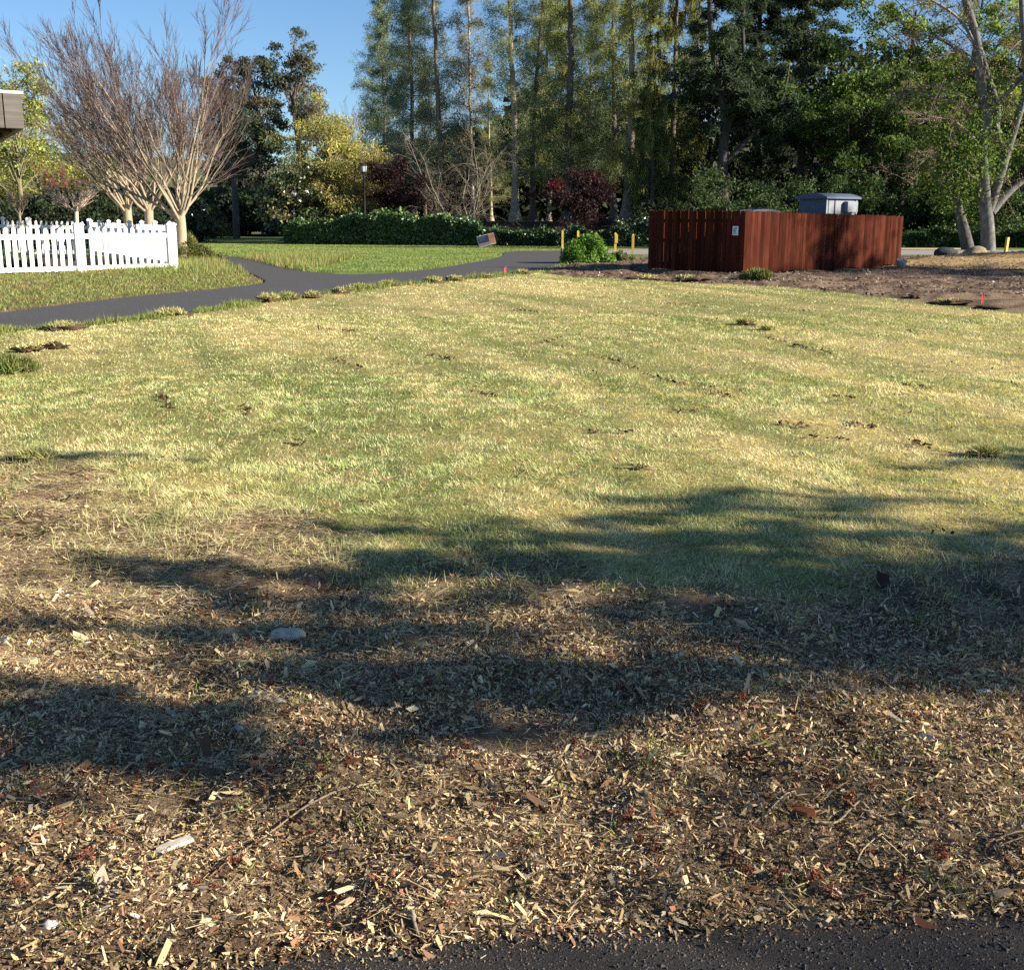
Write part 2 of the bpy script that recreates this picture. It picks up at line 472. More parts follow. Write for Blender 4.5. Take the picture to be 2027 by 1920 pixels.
# ------------------------------------------------------------------ asphalt
def mat_asphalt(name, dark, light, sc, bump, spots):
    m, nt, out = new_mat(name)
    v = pos_vec(nt)
    n1 = noise(nt, v, 0.9, 4, 0.6); n2 = noise(nt, v, sc, 4, 0.75)
    vo = nt.nodes.new('ShaderNodeTexVoronoi'); vo.inputs['Scale'].default_value = sc * 0.8
    nt.links.new(v, vo.inputs['Vector'])
    c = mixc(nt, dark, light, mathn(nt, 'ADD', mathn(nt, 'MULTIPLY', n1, 0.5), mathn(nt, 'MULTIPLY', n2, 0.5)))
    c = mixc(nt, c, (0.45, 0.40, 0.33), ramp(nt, noise(nt, v, sc * 0.55, 1, 0.5), [(spots, (0, 0, 0)), (spots + 0.03, (0.55,) * 3)]))
    h = mathn(nt, 'ADD', mathn(nt, 'MULTIPLY', vo.outputs['Distance'], 0.5), mathn(nt, 'MULTIPLY', n2, 1.3))
    principled(nt, out, c, 0.9, 0.12, bumpn(nt, h, bump, 0.008) if bump > 0.1 else None)
    return m
m_path = mat_asphalt('path_asphalt', (0.060, 0.058, 0.058), (0.086, 0.083, 0.083), 60, 0.015, 0.97)
m_near = mat_asphalt('near_asphalt', (0.026, 0.024, 0.0235), (0.062, 0.057, 0.054), 260, 1.0, 0.70)
def sheet(name, poly, z, mat, thick=0.04, edge_noise=0.0, seed=1):
    """a flat paved sheet with its own rim"""
    rng = np.random.default_rng(seed)
    p = []
    n = len(poly)
    for i in range(n):
        a, b = np.array(poly[i]), np.array(poly[(i + 1) % n])
        L = np.linalg.norm(b - a); k = max(1, int(min(L, 40) / (0.18 if edge_noise else 2.0)))
        d = (b - a) / (L + 1e-9); nrm = np.array([-d[1], d[0]])
        for j in range(k):
            q = a + (b - a) * j / k
            if edge_noise: q = q + nrm * edge_noise * (fbm(np.array([q[0] * 3.0]), np.array([q[1] * 3.0]), seed)[0] - 0.5) * 2
            p.append((q[0], q[1]))
    n = len(p)
    tt = tessellate_polygon([[Vector((x, y, 0)) for x, y in p]])
    v = [(x, y, z) for x, y in p] + [(x, y, z - thick) for x, y in p]
    area = sum(p[i][0] * p[(i + 1) % n][1] - p[(i + 1) % n][0] * p[i][1] for i in range(n))
    t = []
    for a, b, c_ in tt:
        cr = (p[b][0] - p[a][0]) * (p[c_][1] - p[a][1]) - (p[b][1] - p[a][1]) * (p[c_][0] - p[a][0])
        t.append((a, b, c_) if cr > 0 else (a, c_, b))
    for i in range(n):
        j = (i + 1) % n
        t += [(i, i + n, j + n), (i, j + n, j)] if area > 0 else [(i, j + n, i + n), (i, j, j + n)]
    return MB().add(v, t).build(name, mat)
o = sheet('asphalt_path', path_poly, 0.012, m_path, 0.05, 0.035, 3)
tag(o, 'smooth dark grey asphalt footpath forking round the grass island', 'path', kind='structure')
o = sheet('near_road', road_poly, 0.016, m_near, 0.06, 0.05, 5)
tag(o, 'coarse black asphalt edge along the bottom of the view', 'road', kind='structure')
m_road = mat_asphalt('worn_road', (0.20, 0.19, 0.175), (0.30, 0.285, 0.26), 30, 0.2, 0.8)
o = sheet('service_road', [(5.4, 50.0), (60, 47.6), (60, 55.0), (4.2, 58.5), (3.4, 54)], 0.019, m_road, 0.05)
tag(o, 'pale worn service road passing behind the bollards and red fence', 'road', kind='structure')
m_sand = mat_plain('sandy_strip', (0.50, 0.40, 0.24), 0.95, 0.1, 0.2, 3.0)
o = sheet('sandy_shoulder', [(2.6, 57.6), (4.0, 58.7), (25, 57.4), (25, 60.2), (2.8, 61.5)], 0.024, m_sand, 0.05)
tag(o, 'sunlit sandy shoulder beyond the service road', 'shoulder', kind='structure')
m_back = mat_asphalt('back_road_asphalt', (0.05, 0.05, 0.055), (0.09, 0.09, 0.095), 20, 0.2, 0.8)
o = sheet('back_road', [(-120, 104), (-26, 104), (-13, 98), (-13, 108), (-26, 118), (-120, 118)], 0.02, m_back, 0.05)
tag(o, 'shaded dark road crossing beyond the far lawn', 'road', kind='structure')

# ------------------------------------------------------------------ grass and litter (nobody could count them)
m_grass = mat_leaf('grass_blades', 0.7, 0.2, 0.3, 1.1)
def scatter(rng, y0, y1, n, spread=0.56, pad=1.0):
    y = np.sqrt(rng.uniform(y0 * y0, y1 * y1, n))
    x = rng.uniform(-1, 1, n) * (spread * y + pad)
    return x, y
def blades(mb, rng, x, y, h, w, lean, col, zoff=0.0, mat_dir=0.0):
    n = len(x)
    z = zt(x, y) + zoff
    a = rng.uniform(0, 2 * math.pi, n)
    if mat_dir: a = np.where(rng.random(n) < mat_dir, 4 * math.pi * fbm(x * 4.0, y * 3.0, 611, 3) + rng.normal(0, 0.5, n), a)
    b = a + rng.normal(0, 0.6, n)
    side = np.stack([np.cos(b + math.pi / 2), np.sin(b + math.pi / 2), np.zeros(n)], 1) * (w / 2)[:, None]
    tip = np.stack([np.cos(a) * np.sin(lean), np.sin(a) * np.sin(lean), np.cos(lean)], 1) * h[:, None]
    p = np.stack([x, y, z], 1)
    mb.tris(p - side, p + side, p + tip, col)
STRAW = np.array([0.74, 0.66, 0.33]); PALE = np.array([0.80, 0.70, 0.43]); GREEN = np.array([0.35, 0.42, 0.15]); DGREEN = np.array([0.16, 0.215, 0.08]); TAN = np.array([0.62, 0.45, 0.26])
def lawn_colour(rng, x, y):
    n = len(x)
    d = np.clip((dryness(x, y) - 0.40) * 5.0, 0, 1)
    tuft = vnoise(x * 9, y * 7, 501) * 0.6 + vnoise(x * 22, y * 18, 502) * 0.4
    k = np.clip(d * 0.80 + (tuft - 0.5) * 0.45 + rng.normal(0, 0.12, n) + 0.06, 0, 1)
    c = GREEN + (STRAW - GREEN) * k[:, None]
    r = rng.random(n)
    c = np.where((r < 0.09)[:, None], PALE * (0.8 + 0.4 * rng.random(n))[:, None], c)
    c = np.where((tuft < 0.33)[:, None] & (r > 0.6)[:, None], DGREEN, c)
    c = np.where(((tuft > 0.62) & (r > 0.6))[:, None], TAN, c)
    return c * (0.86 + 0.28 * rng.random(n))[:, None] * (0.88 + 0.24 * tuft)[:, None]
# long scuffs torn into the turf by a machine
GOUGES = [((1052, 664), (1092, 678)), ((1165, 694), (1236, 718)), ((1245, 726), (1330, 748)), ((1345, 752), (1420, 774)), ((1478, 656), (1560, 676)), ((1540, 672), (1612, 690)), ((1510, 826), (1560, 834)), ((1640, 826), (1700, 836)), ((1560, 845), (1640, 852)), ((1130, 838), (1230, 842)),
          ((820, 690), (880, 700)), ((640, 700), (700, 716)), ((1300, 800), (1350, 806)), ((1740, 750), (1800, 757)), ((300, 760), (330, 800)), ((470, 790), (490, 815)), ((560, 860), (590, 866)), ((1760, 865), (1850, 885)), ((1850, 885), (1930, 900)), ((1600, 770), (1650, 778)), ((900, 760), (960, 770)), ((1210, 912), (1260, 918)), ((980, 600), (1040, 606)), ((1290, 590), (1370, 596)), ((1500, 600), (1580, 607)), ((620, 640), (690, 646))]
GW_ = [(G(*a), G(*b)) for a, b in GOUGES]
def gouge(x, y):
    d = np.full(len(x), 9.0); wob = (vnoise(x * 5, y * 5, 71) - 0.5) * 0.12
    for a, b in GW_:
        ex, ey = b.x - a.x, b.y - a.y
        t = np.clip(((x - a.x) * ex + (y - a.y) * ey) / (ex * ex + ey * ey), 0, 1)
        d = np.minimum(d, np.hypot(x - a.x - t * ex, (y - a.y - t * ey) + wob))
    return d
rng = np.random.default_rng(11)
mb = MB()
for y0, y1, n in ((3.9, 7, 190000), (7, 11, 180000), (11, 18, 140000), (18, 36, 150000)):
    x, y = scatter(rng, y0, y1, n)
    z = zones(x, y)
    patch = fbm(x * 2.1, y * 2.1, 77)
    keep = (z['lawn'] * (1 - z['fg']) > rng.random(len(x))) & (z['path'] < -0.03) & (gouge(x, y) > 0.022 + 0.02 * rng.random(len(x))) & (patch > 0.17 + 0.05 * rng.random(len(x)))
    x, y = x[keep], y[keep]; n = len(x)
    tall = 0.65 + 0.8 * fbm(x * 1.4, y * 1.4, 91)
    tall = tall * (0.65 + 0.7 * vnoise(x * 8, y * 6, 503))
    h = rng.uniform(0.014, 0.034, n) * tall * (1 + 0.012 * y)
    w = np.maximum(0.0027, 0.00080 * y) * rng.uniform(0.7, 1.3, n)
    lean = np.clip(rng.normal(0.98, 0.30, n), 0, 1.45)
    blades(mb, rng, x, y, h, w, lean, lawn_colour(rng, x, y), 0.0, 0.75)
o = mb.build('lawn_grass', m_grass); tag(o, 'short half-dry yellow-green blades of the mown lawn', 'grass', kind='stuff')

# green turf beyond the path, verge weeds and long edge grass
mb = MB()
x = rng.uniform(-22, 6, 130000); y = rng.uniform(33, 72, 130000)
z = zones(x, y)
kp = (z['path'] < -0.03) & (z['lawn'] < 0.5) & (z['mulch'] < 0.5) & (z['yard'] < 0.4) & (z['verge'] < 0.5) | ((y > 47) & (x < -6.5) & (z['path'] < -0.03) & (z['yard'] < 0.4))
x, y = x[kp], y[kp]; n = len(x)
g = fbm(x * 0.7, y * 0.7, 55)
col = np.array([0.14, 0.21, 0.05]) + (np.array([0.31, 0.35, 0.11]) - np.array([0.14, 0.21, 0.05])) * np.clip(g * 1.5 - 0.3 + rng.normal(0, 0.25, n), 0, 1)[:, None]
ed = sstep(-1.2, -0.05, zones(x, y)['path'])
blades(mb, rng, x, y, rng.uniform(0.03, 0.07, n) * (1 + 1.2 * ed), np.full(n, 0.024), np.clip(rng.normal(0.6, 0.25, n), 0, 1.2), col)
o = mb.build('far_turf', m_grass); tag(o, 'lush green grass of the island and far lawn beyond the path', 'grass', kind='stuff')

mb = MB()
x = rng.uniform(-26, -6, 120000); y = rng.uniform(15, 46, 120000)
z = zones(x, y); e = z['path']
kp = (z['verge'] > 0.5) & (e < -0.06 - 0.55 * rng.random(len(x)) ** 2 * (x < -9)) & (fbm(x * 1.1, y * 1.1, 14) > 0.30) & (np.abs(x) < 0.58 * y + 1)
x, y = x[kp], y[kp]; n = len(x)
g = fbm(x * 0.55, y * 0.55, 56) ; q = rng.random(n)
pal = np.array([[0.15, 0.205, 0.055], [0.24, 0.275, 0.08], [0.33, 0.32, 0.11], [0.29, 0.165, 0.095], [0.11, 0.135, 0.045]])
pi = np.where(q < 0.3, 0, np.where(q < 0.58, 1, np.where(q < 0.75, 2, np.where(q < 0.75 + 0.22 * (g > 0.5), 3, 4))))
nearfence = sstep(0, 1, (y - (32.5 + (x + 15.2) * 0.85)) + 2.2)
tallw = sstep(-14, -11.2, x) * sstep(31, 34, y)
blades(mb, rng, x, y, rng.uniform(0.03, 0.09, n) * (1 + 0.9 * nearfence + 2.4 * tallw), rng.uniform(0.014, 0.028, n), np.clip(rng.normal(0.6, 0.3, n) - 0.3 * tallw, 0, 1.3), pal[pi] * (0.75 + 0.5 * rng.random(n))[:, None])
o = mb.build('verge_weeds', m_grass); tag(o, 'mixed weeds and grass on the verge before the white fence', 'weeds', kind='stuff')

# ragged darker grass along the lawn side of the path
mb = MB()
pl = np.array([p for p in near_edge_w if 12 < p[1] < 34])
k = rng.integers(0, len(pl) - 1, 16000); t = rng.random(16000)
p = pl[k] * (1 - t)[:, None] + pl[k + 1] * t[:, None]
d = unit(pl[k + 1] - pl[k]); nr = np.stack([d[:, 1], -d[:, 0]], 1)
off = np.abs(rng.normal(0, 0.22, 16000)) + 0.01
p = p + nr * off[:, None]
cl = fbm(p[:, 0] * 1.3, p[:, 1] * 1.3, 88)
kp = cl > 0.42
p = p[kp]; n = len(p); cl = cl[kp]
gg = np.array([0.12, 0.17, 0.04]) + (np.array([0.36, 0.34, 0.12]) - np.array([0.12, 0.17, 0.04])) * np.clip(rng.normal(0.35, 0.3, n), 0, 1)[:, None]
blades(mb, rng, p[:, 0], p[:, 1], rng.uniform(0.05, 0.13, n) * (0.6 + (cl - 0.42) * 4), np.full(n, 0.016), np.clip(rng.normal(0.6, 0.3, n), 0, 1.2), gg)
o = mb.build('path_edge_grass', m_grass); tag(o, 'ragged uncut grass along the lawn edge of the path', 'grass', kind='stuff')

# --- foreground: straw, small chips, sprigs
m_litter = mat_leaf('dry_litter', 0.85, 0.15, 0.12, 1.0)
def flats(mb, rng, x, y, L, Wd, col, zlift, tilt, yaw=None, tri=None):
    """small lying slivers"""
    n = len(x)
    z = zt(x, y) + zlift
    z = np.where(sd_road(x, y) > -0.05, np.maximum(z, 0.0175 + 0.3 * np.abs(zlift)), z)
    a = rng.uniform(0, 2 * math.pi, n) if yaw is None else yaw
    ti = rng.normal(0, 1, n) * tilt; ro = rng.normal(0, 1, n) * tilt * 1.3
    u = np.stack([np.cos(a) * np.cos(ti), np.sin(a) * np.cos(ti), np.sin(ti)], 1)
    s = np.stack([-np.sin(a) * np.cos(ro), np.cos(a) * np.cos(ro), np.sin(ro)], 1)
    p = np.stack([x, y, z], 1)
    hl = (L / 2)[:, None]; hw = (Wd / 2)[:, None]
    j = rng.uniform(0.3, 1.0, (n, 4, 1))
    if tri is not None:
        q = tri
        mb.tris((p - u * hl - s * hw)[q], (p + u * hl * 1.1 - s * hw * j[:, 2])[q], (p + u * hl * j[:, 0] * 0.3 + s * hw * 1.2)[q], np.asarray(col)[q])
        k = ~q; p, u, s, hl, hw, j, col = p[k], u[k], s[k], hl[k], hw[k], j[k], np.asarray(col)[k]
    mb.quads(p - u * hl * j[:, 0] - s * hw * j[:, 1], p + u * hl - s * hw * j[:, 2], p + u * hl * j[:, 0] + s * hw, p - u * hl + s * hw * j[:, 3], col)
PALC = np.array([[0.50, 0.36, 0.19], [0.74, 0.59, 0.36], [0.62, 0.46, 0.25], [0.24, 0.135, 0.075], [0.075, 0.048, 0.032], [0.29, 0.125, 0.07], [0.38, 0.31, 0.23], [0.15, 0.09, 0.055]])
mb = MB()
x, y = [np.concatenate(q) for q in zip(scatter(rng, 1.75, 4.3, 330000, 0.52, 0.2), scatter(rng, 4.3, 6.6, 160000, 0.52, 0.2))]
z = zones(x, y)
bare = fbm(x * 2.6, y * 2.6, 101, 4)
near = sstep(5.2, 3.2, y)
kp = (z['fg'] > rng.random(len(x))) & (z['road'] < 0.07 * rng.random(len(x)) ** 3 - 0.005) & (bare > 0.31 + 0.1 * rng.random(len(x)) - 0.06 * near) & (rng.random(len(x)) < 0.35 + 0.65 * near)
x, y = x[kp], y[kp]; n = len(x); near = near[kp]
L = np.exp(rng.normal(math.log(0.0092), 0.55, n)) * (1 + 0.08 * y); Wd = np.maximum(L * rng.uniform(0.13, 0.42, n), 0.0020)
ci = rng.choice(len(PALC), n, p=[0.26, 0.13, 0.20, 0.14, 0.05, 0.07, 0.07, 0.08])
col = PALC[ci] * (0.7 + 0.55 * rng.random(n))[:, None]
soilpatch = (fbm(x * 1.1 + 4, y * 1.1, 111) > 0.56) & (rng.random(n) < 0.55)
col[soilpatch] = col[soilpatch] * 0.35
flats(mb, rng, x, y, L, Wd, col, np.minimum(rng.exponential(0.0075, n) - 0.003, 0.028), 0.55, None, L < 0.013)
o = mb.build('shredded_bark_litter', m_litter); tag(o, 'shredded bark and wood crumbs covering the soil by the road', 'litter', kind='stuff')
mb = MB()
x, y = scatter(rng, 1.8, 8.5, 170000, 0.56, 0.6)
z = zones(x, y)
lw = 0.34 + 0.66 * sstep(0.2, -1.6, x) * sstep(2.4, 3.4, y) + 0.25 * sstep(3.5, 4.5, y)
kp = (z['fg'] > rng.random(len(x)) * 0.8) & (z['road'] < -0.005) & (rng.random(len(x)) < lw) & (fbm(x * 2.0, y * 2.0, 131) > 0.34)
x, y = x[kp], y[kp]; n = len(x)
L = np.exp(rng.normal(math.log(0.034), 0.45, n)) * (1 + 0.6 * sstep(0.2, -1.2, x) * sstep(2.8, 3.6, y)); Wd = rng.uniform(0.0009, 0.0022, n) * (1 + 0.12 * y)
yaw = rng.normal(0.25, 0.6, n) + math.pi * rng.integers(0, 2, n)
PS = np.array([[0.56, 0.44, 0.23], [0.66, 0.55, 0.33], [0.42, 0.31, 0.16], [0.34, 0.32, 0.13], [0.20, 0.16, 0.08]])
col = PS[rng.choice(5, n, p=[0.38, 0.22, 0.30, 0.06, 0.04])] * (0.7 + 0.5 * rng.random(n))[:, None]
flats(mb, rng, x, y, L, Wd, col, rng.uniform(0.004, 0.028, n), 0.22, yaw)
o = mb.build('straw_litter', m_litter); tag(o, 'loose straw and dead grass stalks strewn over the soil', 'straw', kind='stuff')
mb = MB()
cx, cy = scatter(rng, 2.0, 7.0, 650, 0.56, 0.5)
z = zones(cx, cy); kp = (z['fg'] > 0.3) & (z['road'] < -0.05)
cx, cy = cx[kp], cy[kp]
r = rng.random((len(cx), 14)); a = rng.uniform(0, 2 * math.pi, (len(cx), 14))
x = (cx[:, None] + r * 0.05 * np.cos(a)).ravel(); y = (cy[:, None] + r * 0.05 * np.sin(a)).ravel(); n = len(x)
gcol = np.array([0.16, 0.22, 0.05]) + rng.random((n, 1)) * np.array([0.22, 0.2, 0.06])
blades(mb, rng, x, y, rng.uniform(0.015, 0.05, n), rng.uniform(0.003, 0.006, n), np.clip(rng.normal(0.8, 0.35, n), 0, 1.4), gcol)
x, y = scatter(rng, 3.6, 8.0, 60000, 0.56, 0.5)
z = zones(x, y); cl = fbm(x * 1.5, y * 1.5, 141)
kp = (z['fg'] > 0.1) & (cl > 0.48) & (rng.random(len(x)) < sstep(3.6, 5.2, y)) & (z['road'] < -0.05)
x, y = x[kp], y[kp]; n = len(x)
blades(mb, rng, x, y, rng.uniform(0.03, 0.08, n), rng.uniform(0.003, 0.006, n), np.clip(rng.normal(0.85, 0.3, n), 0, 1.4), lawn_colour(rng, x, y) * 0.9)
o = mb.build('sprouting_grass', m_grass); tag(o, 'thin green sprigs and grass tufts pushing through the litter', 'grass', kind='stuff')
# broken stone standing out of the near asphalt
mb = MB()
x = rng.uniform(-1.6, 2.6, 60000); y = rng.uniform(1.35, 2.75, 60000)
e = sd_road(x, y); kp = (e > 0.012) & (x < 0.55 * y + 0.3) & (x > -0.55 * y - 0.2)
x, y, e = x[kp], y[kp], e[kp]; n = len(x)
r = np.exp(rng.normal(math.log(0.0034), 0.35, n)); a = rng.uniform(0, 6.28, n)
P = [np.stack([x + r * np.cos(a + q) * rng.uniform(0.7, 1.3, n), y + r * np.sin(a + q) * rng.uniform(0.7, 1.3, n), np.full(n, 0.0155)], 1) for q in (0, 2.1, 4.2)]
T = np.stack([x + rng.normal(0, 0.25, n) * r, y + rng.normal(0, 0.25, n) * r, 0.016 + r * rng.uniform(0.35, 0.9, n)], 1)
base = np.array([0.042, 0.039, 0.038]) * rng.uniform(0.5, 1.9, (n, 1))
base = np.where((rng.random(n) < 0.02)[:, None], np.array([0.20, 0.17, 0.14]), base)
dust = (rng.random(n) < 0.75 * sstep(0.10, 0.015, e - 0.05 * (fbm(x * 5, y * 5, 171) - 0.3)))[:, None]
base = np.where(dust, np.array([0.12, 0.08, 0.055]) * rng.uniform(0.6, 1.3, (n, 1)), base)
for q in range(3): mb.tris(P[q], P[(q + 1) % 3], T, base)
o = mb.build('asphalt_gravel', mat_vcol('asphalt_stone', 0.85, 0.25, 0.25, 300.0, 0.2, 0.001)); tag(o, 'coarse stone grains in the near asphalt surface', 'gravel', kind='stuff')
# mulch bits on the far strip
mb = MB()
x = rng.uniform(0, 34, 42000); y = rng.uniform(22, 45, 42000)
z = zones(x, y)
kp = (z['mulch'] > 0.3) & (x < 0.56 * y + 1) & (z['path'] < -0.05)
x, y = x[kp], y[kp]; n = len(x)
PM = np.array([[0.25, 0.18, 0.13], [0.40, 0.32, 0.26], [0.12, 0.08, 0.055], [0.055, 0.038, 0.028], [0.38, 0.26, 0.13]])
tanw = np.exp(-(((x - 16.0) / 5) ** 2 + ((y - 38.0) / 3.0) ** 2))
ci = np.where(rng.random(n) < tanw, 4, rng.choice(4, n, p=[0.36, 0.12, 0.30, 0.22]))
L = rng.uniform(0.03, 0.11, n)
flats(mb, rng, x, y, L, L * 0.5, PM[ci] * (0.7 + 0.6 * rng.random(n))[:, None], rng.uniform(0.0, 0.03, n), 0.4)
o = mb.build('mulch_chips', m_litter); tag(o, 'grey wood mulch spread before the red fence', 'mulch', kind='stuff')
# little dark clods and scuffs in the lawn
mb = MB()
x, y = scatter(rng, 4.5, 33, 900, 0.55, 0.5)
z = zones(x, y)
u = x * 0.80 - y * 0.55; v = x * 0.55 + y * 0.80
kp = (z['lawn'] * (1 - z['fg']) > 0.6) & (fbm(u * 0.5, v * 3.0, 151) > 0.53)
for px, py in zip(x[kp], y[kp]):
    k = rng.integers(3, 8); s = rng.uniform(0.012, 0.04)
    qx = px + rng.normal(0, s * 2.2, k); qy = py + rng.normal(0, s * 0.9, k)
    flats(mb, rng, qx, qy, rng.uniform(0.015, 0.04, k), rng.uniform(0.01, 0.025, k), np.array([0.10, 0.065, 0.04]) * rng.uniform(0.5, 1.6, (k, 1)), rng.uniform(0.02, 0.05, k), 0.6)
for a, b in GW_:
    k = int(18 + 26 * (b - a).length); t = rng.random(k); wv = rng.normal(0, 0.018, k)
    qx = a.x + (b.x - a.x) * t + rng.normal(0, 0.012, k); qy = a.y + (b.y - a.y) * t + wv - (vnoise(a.x * 5 + 0 * t, a.y * 5 + 0 * t, 71) - 0.5) * 0.12
    kp = rng.random(k) < 0.35 + vnoise(qx * 4, qy * 4, 72)
    qx, qy = qx[kp], qy[kp]; k = len(qx)
    flats(mb, rng, qx, qy, rng.uniform(0.02, 0.06, k), rng.uniform(0.012, 0.035, k), np.array([0.095, 0.06, 0.038]) * rng.uniform(0.4, 1.5, (k, 1)), rng.uniform(0.008, 0.035, k), 0.6)
o = mb.build('soil_crumbs', m_litter); tag(o, 'dark soil crumbs scattered in the mown lawn', 'soil', kind='stuff')
# ================================================================== fences, shed, posts and other built things
def lump(rng, r, sq=(1, 1, 0.6), amp=0.35, freq=1.6, sub=3):
    """an irregular stone or clod: noisy sphere"""
    bm = bmesh.new(); bmesh.ops.create_icosphere(bm, subdivisions=sub, radius=1.0)
    v = np.array([p.co[:] for p in bm.verts]); t = np.array([[q.index for q in f.verts] for f in bm.faces]); bm.free()
    s = rng.uniform(0, 50, 3)
    d = sum((vnoise(v[:, a] * freq * f + s[a], v[:, b] * freq * f + s[b], int(s[c_] * 10)) - 0.5) / f for f in (1, 2.2) for a, b, c_ in ((0, 1, 2), (1, 2, 0), (2, 0, 1)))
    return v * (1 + amp * d)[:, None] * np.array(sq) * r, t

def mat_wood(name, base, light, grain=(3, 3, 60), rnd=0.5, rough=0.75, spec=0.15):
    m, nt, out = new_mat(name)
    v = obj_vec(nt); r = obj_random(nt)
    add = nt.nodes.new('ShaderNodeVectorMath'); add.operation = 'ADD'
    comb = nt.nodes.new('ShaderNodeCombineXYZ'); nt.links.new(mathn(nt, 'MULTIPLY', r, 40.0), comb.inputs[0])
    nt.links.new(v, add.inputs[0]); nt.links.new(comb.outputs[0], add.inputs[1])
    n = noise(nt, stretch(nt, add.outputs[0], grain), 1.0, 5, 0.65); n2 = noise(nt, add.outputs[0], 2.5, 3, 0.6)
    c = mixc(nt, base, light, ramp(nt, n, [(0.3, (0, 0, 0)), (0.75, (1, 1, 1))]))
    c = mixc(nt, c, ramp(nt, r, [(0, (1 - rnd,) * 3), (1, (1 + rnd * 0.7,) * 3)]), 1.0, 'MULTIPLY')
    c = mixc(nt, c, ramp(nt, n2, [(0.3, (0.75,) * 3), (0.7, (1.2,) * 3)]), 1.0, 'MULTIPLY')
    principled(nt, out, c, rough, spec, bumpn(nt, n, 0.35, 0.004))
    return m
m_white, nt, out = new_mat('white_vinyl')
_n = noise(nt, pos_vec(nt), 3.5, 5, 0.7)
_c = mixc(nt, (0.80, 0.80, 0.79), (0.62, 0.61, 0.55), ramp(nt, _n, [(0.52, (0, 0, 0)), (0.8, (1, 1, 1))]))
_c = mixc(nt, _c, ramp(nt, obj_random(nt), [(0, (0.86,) * 3), (1, (1.0,) * 3)]), 1.0, 'MULTIPLY')
principled(nt, out, _c, 0.5, 0.35)
m_red = mat_wood('red_stained_cedar', (0.036, 0.0090, 0.0060), (0.090, 0.026, 0.0150), (28, 28, 1.6), 0.42, 0.95, 0.03)
m_grey_metal = mat_plain('grey_painted_metal', (0.075, 0.098, 0.145), 0.6, 0.25, 0.10, 4.0, 0.05)  # shed wall tone darkened and blued for its shaded left face
m_grey_trim = mat_plain('grey_metal_trim', (0.17, 0.185, 0.21), 0.6, 0.4, 0.08, 4.0, 0.05)
m_yellow = mat_plain('yellow_paint', (0.62, 0.44, 0.09), 0.6, 0.3, 0.2, 14.0, 0.2)
m_black = mat_plain('black_iron', (0.015, 0.015, 0.017), 0.5, 0.4, 0.2, 10.0)
m_soil = mat_vcol('clod_soil', 0.95, 0.1, 0.5, 70.0, 0.8, 0.01)

rngw = np.random.default_rng(6)
# --- white picket fences
def picket_mesh(w, h, th):
    o = [(-w / 2, 0), (w / 2, 0), (w / 2, h - w * 0.55)]
    for k in range(1, 8):
        a = math.pi * k / 8
        o.append((w / 2 * math.cos(a), h - w * 0.55 + w * 0.55 * math.sin(a)))
    o.append((-w / 2, h - w * 0.55))
    return MB().prism(o, -th / 2, th / 2).mesh('picket', m_white)
def picket_fence(p0, p1, h0, h1, posts, label, pw=0.12, gap=0.225, rail_t=0.05):
    """p0,p1 world points; posts = distances along the run; heights interpolate"""
    a, b = np.array(p0), np.array(p1)
    L = np.linalg.norm(b - a); d = (b - a) / L
    yaw = math.atan2(d[1], d[0])
    root = thing('picket_fence', label, 'fence', (a[0], a[1], 0), yaw)
    pm = picket_mesh(pw, 1.0, 0.022)
    P = 0.13
    hh = lambda s: h0 + (h1 - h0) * s / L
    zz_ = lambda s: zt1(*(a + d * s))
    post_m = MB()
    post_m.box((0, 0, 0.5), (P, P, 1.0))
    post_me = post_m.mesh('post', m_white)
    cap_me = MB().lathe([(0.118, 0.0), (0.118, 0.03), (0.10, 0.04), (0.015, 0.085)], 4).mesh('post_cap', m_white)
    for s in posts:
        po = linked('post', post_me, root, (s, 0, zz_(s) - 0.1), (0, 0, 0), (1, 1, hh(s) + 0.16))
        linked('post_cap', cap_me, po, (0, 0, 1.0), (0, 0, math.pi / 4), (1, 1, 1 / (hh(s) + 0.16)))
    spans = [(posts[i], posts[i + 1]) for i in range(len(posts) - 1) if posts[i + 1] - posts[i] > 0.4]
    for s0, s1 in spans:
        za, zb = zz_(s0), zz_(s1)
        for frac, hr, nm in ((-0.27, 0.15, 'top_rail'), (None, 0.13, 'bottom_rail')):
            za_, zb_ = (za + hh(s0) + frac, zb + hh(s1) + frac) if frac else (za + 0.13, zb + 0.13)
            x0, x1 = s0 + P / 2 - 0.004, s1 - P / 2 + 0.004
            v = [(x, y, z + q) for x, z in ((x0, za_), (x1, zb_)) for y in (-rail_t / 2, rail_t / 2) for q in (-hr / 2, hr / 2)]
            MB().add(v, [(0, 1, 3), (0, 3, 2), (4, 6, 7), (4, 7, 5), (0, 4, 5), (0, 5, 1), (2, 3, 7), (2, 7, 6), (1, 5, 7), (1, 7, 3), (0, 2, 6), (0, 6, 4)]).build(nm, m_white, root)
        n = int((s1 - s0 - P) / gap); off = (s1 - s0 - P - (n - 1) * gap) / 2
        for k in range(n):
            s = s0 + P / 2 + off + k * gap
            linked('picket', pm, root, (s + rngw.normal(0, 0.004), 0, zz_(s) + 0.045), (0, rngw.normal(0, 0.005), 0), (1, 1, hh(s) - 0.045 + rngw.normal(0, 0.006)))
    return root
F0 = np.array([wx(0, 31.6), 31.6]); F1 = np.array([wx(334, 35.2), 35.2])
fd = (F1 - F0) / np.linalg.norm(F1 - F0); FL = np.linalg.norm(F1 - F0)
S140 = 2.25
